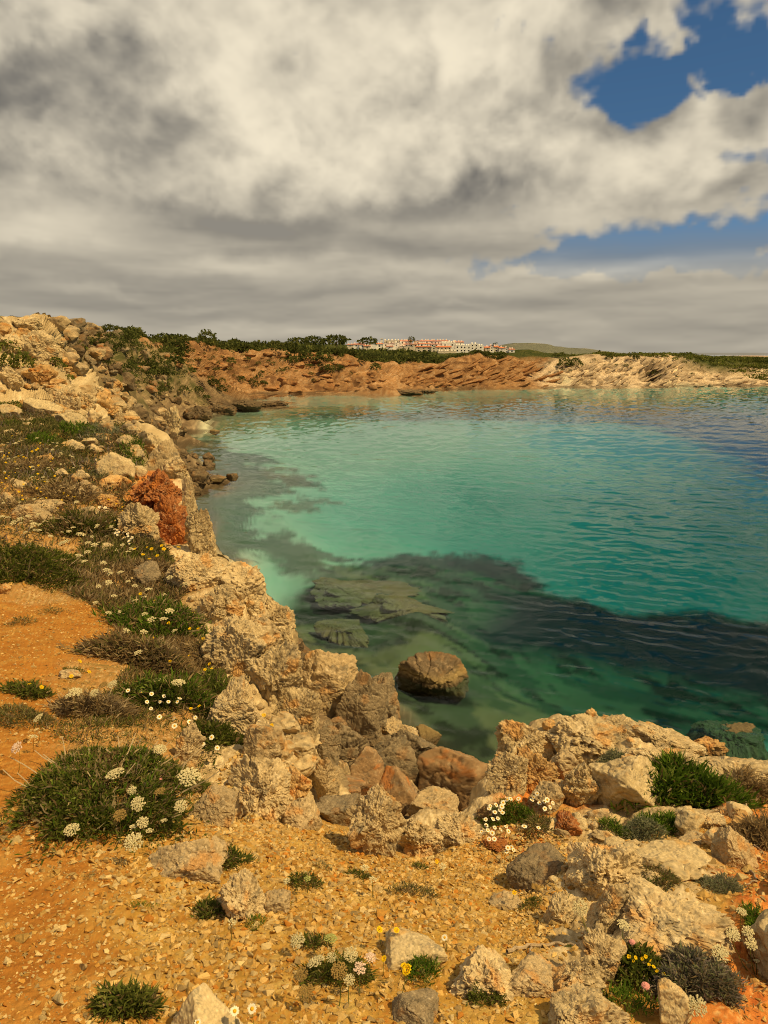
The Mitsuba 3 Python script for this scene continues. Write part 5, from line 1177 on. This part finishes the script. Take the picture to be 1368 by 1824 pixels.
def petals(rng, R, n, wid, tone, cup=.1):
    th = np.arange(n) * 2 * np.pi / n + rng.normal(size=n) * .05
    V, F = [], []
    for i, t in enumerate(th):
        c, s = math.cos(t), math.sin(t)
        loc = np.array([(.25, -wid * .5, 0), (.25, wid * .5, 0), (.72, wid * .8, cup), (.72, -wid * .8, cup), (1.0, 0, cup * .4)]) * R * rng.uniform(.9, 1.05)
        V.append(loc @ np.array([[c, s, 0], [-s, c, 0], [0, 0, 1]]))
        F.append(np.array([(0, 1, 2), (0, 2, 3), (3, 2, 4)]) + 5 * i)
    return np.vstack(V), np.vstack(F), np.asarray(tone)
def small_flower(kind, px, py, size, label, group, face=None, stem=2.2):
    rg = np.random.default_rng(int(px * 91 + py * 17))
    b = hit(px + rg.uniform(-.6, .6) * size, py + stem * size)
    d = ray(px, py)
    Yh = b[1] * .985
    for _ in range(20):
        h = np.array([0, 0, E]) + d * (Yh / d[1])
        if h[2] > float(groundz(h[0], h[1])[0]) + .012:
            break
        Yh *= .99
    R_ = size / 1368 * Yh / d[1] * .44
    M = frame(np.array([rg.normal() * .35, -.45 + rg.normal() * .25, .8]) if face is None else face)
    if kind == 'daisy':
        k = thing('daisy', where('tiny daisy' if 'tiny' in label else 'white daisy', px, py, label) if group else label, 'flower', group)
        V, F, C = petals(rg, R_, 12, .30, (.66, .62, .48), -.12 if rg.random() < .3 else .05)
        add(k + '__petals', V @ M + h, F, C, 'matt_material')
        s = ICO[1]
        add(k + '__disc', (np.array(s.vertices) * [.38, .38, .26] * R_) @ M + h + M[2] * R_ * .05, np.array(s.faces), np.array([.62, .33, .02]), 'matt_material')
    else:
        k = thing('yellow_flower', where('tiny yellow flower' if 'tiny' in label else 'small yellow flower', px, py, label) if group else label, 'flower', group)
        V, F, C = petals(rg, R_, 13 if size > 12 else 8, .30, (.72, .48, .01), .25)
        V2, F2, C2 = petals(rg, R_ * .6, 8, .34, (.68, .40, .01), .4)
        V, F, C = join((V, F, C), (V2 + [0, 0, R_ * .1], F2, C2))
        add(k + '__petals', V @ M + h, F, C, 'matt_material')
    root = np.array([b[0], b[1], float(groundz(b[0], b[1])[0]) - .004])
    V, F = tubes([[root, (root + h) / 2 + rg.normal(size=3) * R_ * .4, h]], [max(.0010, R_ * .07)], 4)
    add(k + '__stem', V, F, np.array([.12, .15, .03]), 'matt_material')
for px, py, s, l in ((418, 1801, 21, 'daisy on the flat rock at the bottom edge'), (449, 1797, 22, 'upright daisy beside the flat rock at the bottom edge'), (352, 1821, 17, 'daisy at the left of the flat rock'), (792, 1670, 14, 'single daisy in the gravel above the lumpy rock'), (338, 1286, 13, 'daisy nearest the pitted rock'), (311, 1293, 13, 'daisy left of the nearest one'), (284, 1277, 12, 'daisy among brown seed heads'),
                     (377, 1313, 12, 'daisy under the ridge rock'), (361, 1325, 11, 'daisy left of the lowest one'), (387, 1332, 12, 'lowest daisy below the ridge rock'), (934, 1472, 13, 'large open daisy at the right of the white cluster')):
    small_flower('daisy', px, py, s, l, None)
for px, py in ((870, 1478), (882, 1474), (893, 1477), (901, 1473), (905, 1480), (876, 1484), (866, 1460), (877, 1457), (888, 1456), (882, 1447), (890, 1443), (894, 1436), (896, 1430), (902, 1421), (870, 1440), (872, 1434), (885, 1434), (895, 1448), (902, 1424), (865, 1470), (858, 1482), (880, 1494), (872, 1495), (910, 1424), (924, 1422), (947, 1425), (952, 1422), (963, 1432), (975, 1424), (980, 1437), (970, 1442), (958, 1414), (905, 1511), (911, 1508), (903, 1518), (915, 1514), (960, 1474), (970, 1427), (984, 1430)):
    small_flower('daisy', px + rng.normal(), py + rng.normal(), rng.uniform(9, 12), 'white daisy in the cluster at the gully lip', 'daisies at the gully lip')
for px, py in ((252, 1216), (262, 1224), (266, 1222), (294, 1223), (320, 1244), (262, 1250), (269, 1262), (252, 1234), (278, 1236), (248, 1230), (302, 1235), (292, 1240), (300, 1250), (316, 1250), (228, 1230), (240, 1228), (310, 1280), (348, 1278), (270, 1236), (285, 1250)):
    small_flower('daisy', px, py, rng.uniform(8, 11), 'daisy with faded petals above the big feathery bush', 'daisies above the big feathery bush')
for px, py, s, l in ((725, 1728, 26, 'large yellow flower low in the hawkbit rosette'), (719, 1720, 15, 'yellow flower behind the large one of the rosette'), (684, 1708, 14, 'yellow flower left of the rosette'), (676, 1656, 15, 'yellow flower above the rounded slab'), (706, 1657, 14, 'yellow flower on top of the rounded slab'), (778, 1535, 9, 'yellow flower at the foot of the rounded boulder'), (52, 1219, 10, 'yellow flower on the path plant'), (74, 1224, 10, 'yellow flower right of the path plant'),
                     (127, 1205, 10, 'yellow flower by the flat stone'), (142, 1178, 10, 'yellow flower above the flat stone'), (159, 1197, 9, 'yellow flower at the path border'), (470, 1274, 10, 'orange yellow flower over the dark cleft'), (484, 1292, 9, 'yellow flower below the dark cleft'), (916, 1590, 11, 'yellow flower in the gravel beside the sunk rock'), (928, 1562, 8, 'yellow flower left of the pitted boulder')):
    small_flower('yellow', px, py, s, l, None)
for px, py in ((272, 1137), (285, 1145), (345, 1092), (328, 1103), (338, 1120), (362, 1138), (353, 1120), (394, 1160), (373, 1183), (365, 1193), (377, 1191), (301, 1168), (303, 1178), (337, 1168), (295, 1095), (300, 1110), (276, 1070), (250, 1058), (240, 978), (262, 975), (270, 978), (288, 972), (292, 978), (255, 988), (266, 996), (280, 990), (318, 975), (1120, 1704), (1132, 1706), (1144, 1708), (1156, 1718), (1164, 1722), (1170, 1730), (1182, 1735), (1150, 1704), (355, 1258), (398, 1262), (340, 1262), (1128, 1712), (1160, 1712)):
    small_flower('yellow', px, py, rng.uniform(7, 10), 'small yellow flower in the herbs', 'small yellow flowers')
for i in range(80):
    q = in_pixels(1, [(0, 770), (60, 760), (130, 870), (230, 900), (250, 960), (180, 950), (80, 900), (0, 880)], rng)[0]
    small_flower('yellow', q[0], q[1], rng.uniform(3.5, 6), 'tiny yellow flower on the slope', 'tiny yellow flowers on the slope')
for i in range(60):
    q = in_pixels(1, [(165, 905), (190, 900), (240, 960), (230, 975), (200, 950)], rng)[0]
    small_flower('daisy', q[0], q[1], rng.uniform(4.5, 7), 'tiny daisy in the white drift left of the leaning boulder', 'daisy drift left of the leaning boulder')
def scabious(px, py, size, label):
    b = hit(px, py + 2 * size)
    d = ray(px, py)
    h = np.array([0, 0, E]) + d * (b[1] * .99 / d[1])
    h[2] = max(h[2], float(groundz(h[0], h[1])[0]) + .02)
    R_ = size / 1368 * b[1] * .55
    k = thing('scabious', label, 'flower')
    s = ICO[3]
    v = np.array(s.vertices)
    v = v * (1 + .3 * (noise(v * 6 + px, 3) - .5)[:, None]) * [R_, R_, R_ * .7]
    add(k + '__flower_head', v + h, np.array(s.faces), np.array([.55, .24, .22]) * (.7 + .6 * noise(v / R_ * 5, 5)[:, None]), 'matt_material')
    V, F = tubes([[b, (b + h) / 2, h]], [max(.001, R_ * .08)], 4)
    add(k + '__stem', V, F, np.array([.14, .15, .04]), 'matt_material')
scabious(283, 1386, 13, 'pink scabious beside the widest umbel')
scabious(365, 1420, 8, 'tiny pink flower right of the widest umbel')
scabious(1150, 1756, 15, 'faded pink scabious left of the thyme cushion')
scabious(1126, 1678, 11, 'faded pink scabious below the upright rock')

# ---------------------------------------------------------------- dead wood
def stick(name, label, pxs, rad, branches=()):
    rg = np.random.default_rng(int(pxs[0][0]))
    def path(pp):
        out = []
        for a, b in pp:
            q = hit(a, b)
            out.append(q + [0, 0, .012])
        q = np.array(out)
        t = np.linspace(0, len(q) - 1, len(q) * 4)
        i = np.minimum(t.astype(int), len(q) - 2)
        q = q[i] * (1 - (t - i)[:, None]) + q[i + 1] * (t - i)[:, None]
        return q + rg.normal(size=q.shape) * .0025
    k = thing(name, label, 'dead wood')
    paths = [path(pxs)] + [path(b) for b in branches]
    V, F = tubes(paths, [rad] + [rad * .6] * len(branches), 6)
    add(k, V, F, np.array([.34, .26, .17]) * (.7 + .6 * noise(V * 90, 3)[:, None]), 'matt_material')
stick('dead_stick', 'curved dead stick lying across the gravel before the narrow stone', [(905, 1702), (940, 1690), (985, 1686), (1035, 1690)], .006, [[(945, 1690), (944, 1710)]])
stick('dead_root', 'bleached root hanging from the dry shrub on the right', [(1340, 1500), (1330, 1525), (1318, 1535), (1330, 1550), (1348, 1572)], .006, [[(1344, 1508), (1362, 1526)], [(1330, 1525), (1350, 1530), (1366, 1540)], [(1348, 1572), (1330, 1580)]])
stick('dead_root', 'bleached bare branch over the slab below the dry brown shrub', [(1300, 1376), (1318, 1404), (1328, 1420), (1330, 1450)], .007, [[(1306, 1388), (1330, 1402)], [(1322, 1410), (1350, 1425)]])
stick('dead_stick', 'brown woody stem under the thyme cushion', [(1140, 1768), (1175, 1778), (1215, 1798)], .004)

# ---------------------------------------------------------------- the white town
WHITE, CREAM, TILE = np.array([.82, .79, .73]), np.array([.66, .58, .45]), np.array([.46, .16, .08])
def boxm(x0, x1, y0, y1, z0, z1):
    v = np.array([[a, b, c] for a in (x0, x1) for b in (y0, y1) for c in (z0, z1)], float)
    return v, np.array(trimesh.creation.box().faces)
BF = np.array([[0, 1, 3], [0, 3, 2], [4, 6, 7], [4, 7, 5], [0, 4, 5], [0, 5, 1], [2, 3, 7], [2, 7, 6], [0, 2, 6], [0, 6, 4], [1, 5, 7], [1, 7, 3]])
def house(box, roof, label, rows=1, n=0, tone=WHITE, Yt=655, chim=0, depth=9.0):
    x0, y0, x1, y1 = box
    a, b = W(x0, y1, Yt), W(x1, y0, Yt)
    xa, xb, zb, zt = a[0], b[0], a[2], b[2]
    H = zt - zb
    k = thing('white_house', label, 'house')
    rg = np.random.default_rng(int(x0 * 5 + y0))
    rh = min(.20 * H, 1.2) if roof != 'flat' else .35
    ze = zt - rh
    base = min(float(groundz((xa + xb) / 2, Yt)[0]), zb) - 2
    V, _ = boxm(xa, xb, Yt, Yt + depth, base, ze)
    add(k + '__wall', V, BF, tone, 'ground_material')
    o = .4
    if roof == 'flat':
        V, F = boxm(xa - .1, xb + .1, Yt - .1, Yt + depth + .1, ze, zt)[0], BF
        add(k + '__roof', V, F, tone * .97, 'ground_material')
    elif roof == 'side':      # ridge along x
        m = Yt + depth / 2
        V = np.array([[xa - o, Yt - o, ze - .1], [xb + o, Yt - o, ze - .1], [xa - o, m, zt], [xb + o, m, zt], [xa - o, Yt + depth + o, ze - .1], [xb + o, Yt + depth + o, ze - .1]])
        add(k + '__roof', V, np.array([[0, 1, 3], [0, 3, 2], [2, 3, 5], [2, 5, 4], [0, 2, 4], [1, 5, 3], [0, 4, 5], [0, 5, 1]]), TILE * rg.uniform(.8, 1.15), 'matt_material')
    else:                     # gable towards the bay
        m = (xa + xb) / 2
        V = np.array([[xa, Yt + .01, ze], [xb, Yt + .01, ze], [m, Yt + .01, zt - .15], [xa, Yt + depth, ze], [xb, Yt + depth, ze], [m, Yt + depth, zt - .15]])
        add(k + '__gable', V, np.array([[0, 1, 2], [3, 5, 4], [0, 2, 5], [0, 5, 3], [1, 4, 5], [1, 5, 2]]), tone, 'matt_material')
        V = np.array([[xa - o, Yt - .3, ze - .15], [m, Yt - .3, zt + .05], [xb + o, Yt - .3, ze - .15], [xa - o, Yt + depth + .2, ze - .15], [m, Yt + depth + .2, zt + .05], [xb + o, Yt + depth + .2, ze - .15]])
        add(k + '__roof', V, np.array([[0, 1, 4], [0, 4, 3], [1, 2, 5], [1, 5, 4]]), (TILE if roof == 'red' else tone * .95), 'matt_material')
    n = (n + 1) // 2
    for rw in range(rows):
        hz = (ze - zb) / rows
        for q in range(n):
            cx = xa + (xb - xa) * (q + .5) / n
            ww = min((xb - xa) / n * .34, 1.3)
            z0 = zb + hz * (rw + .18)
            z1 = z0 + hz * .46
            V = boxm(cx - ww / 2, cx + ww / 2, Yt - .06, Yt + .12, z0, z1)[0]
            add(k + '__window', V, BF, np.array([.05, .05, .055]), 'ground_material')
    for q in range(chim):
        cx = xa + (xb - xa) * (q + .5) / chim + rg.normal() * .3
        V = boxm(cx - .55, cx + .55, Yt + depth * .45, Yt + depth * .45 + 1.2, zt - 1.2, zt + 1.1)[0]
        add(k + '__chimney', V, BF, WHITE, 'ground_material')
for a in (((618, 613, 629, 618), 'side', 'leftmost tiny white house of the town', 1, 2), ((629, 612, 640, 618), 'side', 'second tiny white house from the left', 1, 2), ((640, 612, 651, 619), 'side', 'third tiny white house from the left', 1, 2), ((648, 615, 660, 621), 'side', 'low red roofed house under the round pine', 1, 2),
          ((658, 612, 671, 620), 'gable', 'white gabled house right of the round pine', 1, 0), ((671, 611, 681, 619), 'side', 'red roofed house beside the white gabled one', 1, 1), ((682, 610, 692, 617), 'gable', 'white gabled house below the long terrace', 1, 1), ((692, 611, 703, 617), 'red', 'gabled house with red roof left of the dark trees', 1, 1), ((688, 616, 700, 621), 'side', 'low red roof at the edge of the wood', 1, 1),
          ((684, 606, 713, 611), 'flat', 'long white terrace on the left skyline', 1, 5), ((703, 610, 716, 617), 'flat', 'white block before the middle terrace', 2, 3), ((713, 606, 734, 613), 'side', 'long red roofed terrace under the tall tree', 1, 6), ((719, 612, 729, 617), 'side', 'small red roofed house below the terrace', 1, 2), ((729, 612, 744, 617), 'side', 'wider red roofed house below the terrace', 1, 3),
          ((738, 606, 749, 613), 'gable', 'tall white gable right of the tall tree', 1, 1), ((711, 616, 721, 621), 'red', 'red roofed gable at the lower left of the town', 1, 0), ((720, 615, 736, 623), 'gable', 'broad white gable at the lower left of the town', 1, 2), ((749, 606, 772, 612), 'side', 'red roofed terrace left of the long row', 1, 6), ((746, 611, 766, 617), 'side', 'red roof in the centre of the town', 1, 4),
          ((741, 616, 768, 626), 'side', 'large red roofed block in the lower centre', 2, 6), ((768, 616, 778, 627), 'gable', 'white gable between two large red roofed blocks', 2, 1), ((772, 606, 798, 613), 'side', 'long row with dark windows on the skyline', 1, 7), ((767, 612, 787, 617), 'side', 'red roofed middle row of the town', 1, 5),
          ((777, 616, 804, 627), 'side', 'large red roofed block with arcades', 2, 7), ((780, 625, 813, 633), 'flat', 'long white retaining terrace below the arcades', 1, 0), ((787, 610, 812, 617), 'flat', 'wide white block behind the arcades', 1, 4), ((798, 608, 812, 612), 'flat', 'low white block at the end of the skyline row', 1, 3),
          ((808, 608, 826, 615), 'side', 'red roofed house on the right skyline', 1, 4), ((811, 614, 826, 627), 'flat', 'white block left of the stepped terraces', 2, 3), ((824, 615, 839, 627), 'flat', 'first white stepped terrace block', 2, 3), ((829, 618, 838, 624), 'side', 'small red roof before the stepped terraces', 1, 1), ((838, 612, 852, 627), 'flat', 'tallest white stepped terrace block', 3, 3), ((851, 615, 862, 627), 'flat', 'last white stepped terrace block', 2, 2),
          ((864, 617, 873, 627), 'side', 'white house with red roof right of the gap', 2, 2), ((872, 615, 880, 626), 'red', 'tall red roofed house right of the gap', 2, 2), ((879, 616, 889, 626), 'side', 'white house under the roofline tree', 2, 2), ((889, 618, 898, 627), 'side', 'third white house from the right end of the town', 2, 2), ((898, 619, 907, 627), 'red', 'second white house from the right end of the town', 2, 2), ((907, 621, 917, 628), 'side', 'rightmost white house of the town', 1, 2)):
    front = a[0][3] > 614
    house(a[0], a[1], a[2], a[3], a[4], tone=WHITE if (a[0][0] * 7) % 3 else CREAM, Yt=648 - (a[0][3] - 618) * 2.2, chim=max(1, int((a[0][2] - a[0][0]) / 5)) if a[1] != 'gable' else 0, depth=9)
tw = W(680, 611, 668)
t = thing('white_tower', 'slender white tower standing above the left roofs', 'tower')
add(t + '__shaft', *[boxm(tw[0] - .9, tw[0] + .9, 668, 669.8, tw[2] - 3, tw[2] + 3.2)[0], BF], WHITE, 'ground_material')
add(t + '__cap', *[boxm(tw[0] - 1.2, tw[0] + 1.2, 667.7, 670.1, tw[2] + 3.2, tw[2] + 3.9)[0], BF], WHITE * .8, 'ground_material')

# ---------------------------------------------------------------- distant land
def far_land(key, prof, Yc, half, tone, tone2, label):
    xs = np.array([a for a, _ in prof], float)
    px = np.linspace(xs[0], xs[-1], 240)
    py = np.interp(px, xs, [b for _, b in prof])
    top = np.array([W(a, b, Yc) for a, b in zip(px, py)])
    ts = np.linspace(-1, 1, 30)
    V = np.stack([np.stack([top[:, 0] * (1 + t * half / Yc), np.full(240, Yc + t * half), -2 + (top[:, 2] + 2) * (1 - abs(t) ** 1.5)], -1) for t in ts], 1).reshape(-1, 3)
    V[:, 2] += (fbm(V * .012, 4, 5) - .5) * 9 * np.clip(V[:, 2] / 25, 0, 1)
    i, j = np.meshgrid(np.arange(239), np.arange(29), indexing='ij')
    a = (i * 30 + j).ravel()
    F = np.vstack([np.c_[a, a + 30, a + 31], np.c_[a, a + 31, a + 1]])
    m = sstep(.45, .62, fbm(V * [.006, .006, .03], 4, 6))[:, None]
    add(key, V, F, np.array(tone) * (1 - m) + np.array(tone2) * m, 'matt_material', smooth=True, label=label, kind='structure')
far_land('distant_hill', [(840, 640), (880, 622), (893, 614), (915, 610.5), (950, 610.5), (975, 612), (988, 616), (1010, 619), (1060, 623), (1095, 627), (1150, 632), (1200, 637)], 2600, 420, (.13, .135, .105), (.24, .21, .155), 'rounded green grey hill on the horizon behind the town')
far_land('distant_shore', [(1180, 639), (1230, 635.5), (1300, 633), (1368, 634), (1460, 633), (1600, 638)], 2100, 200, (.30, .22, .15), (.16, .16, .10), 'low sandy shore on the horizon at the right')
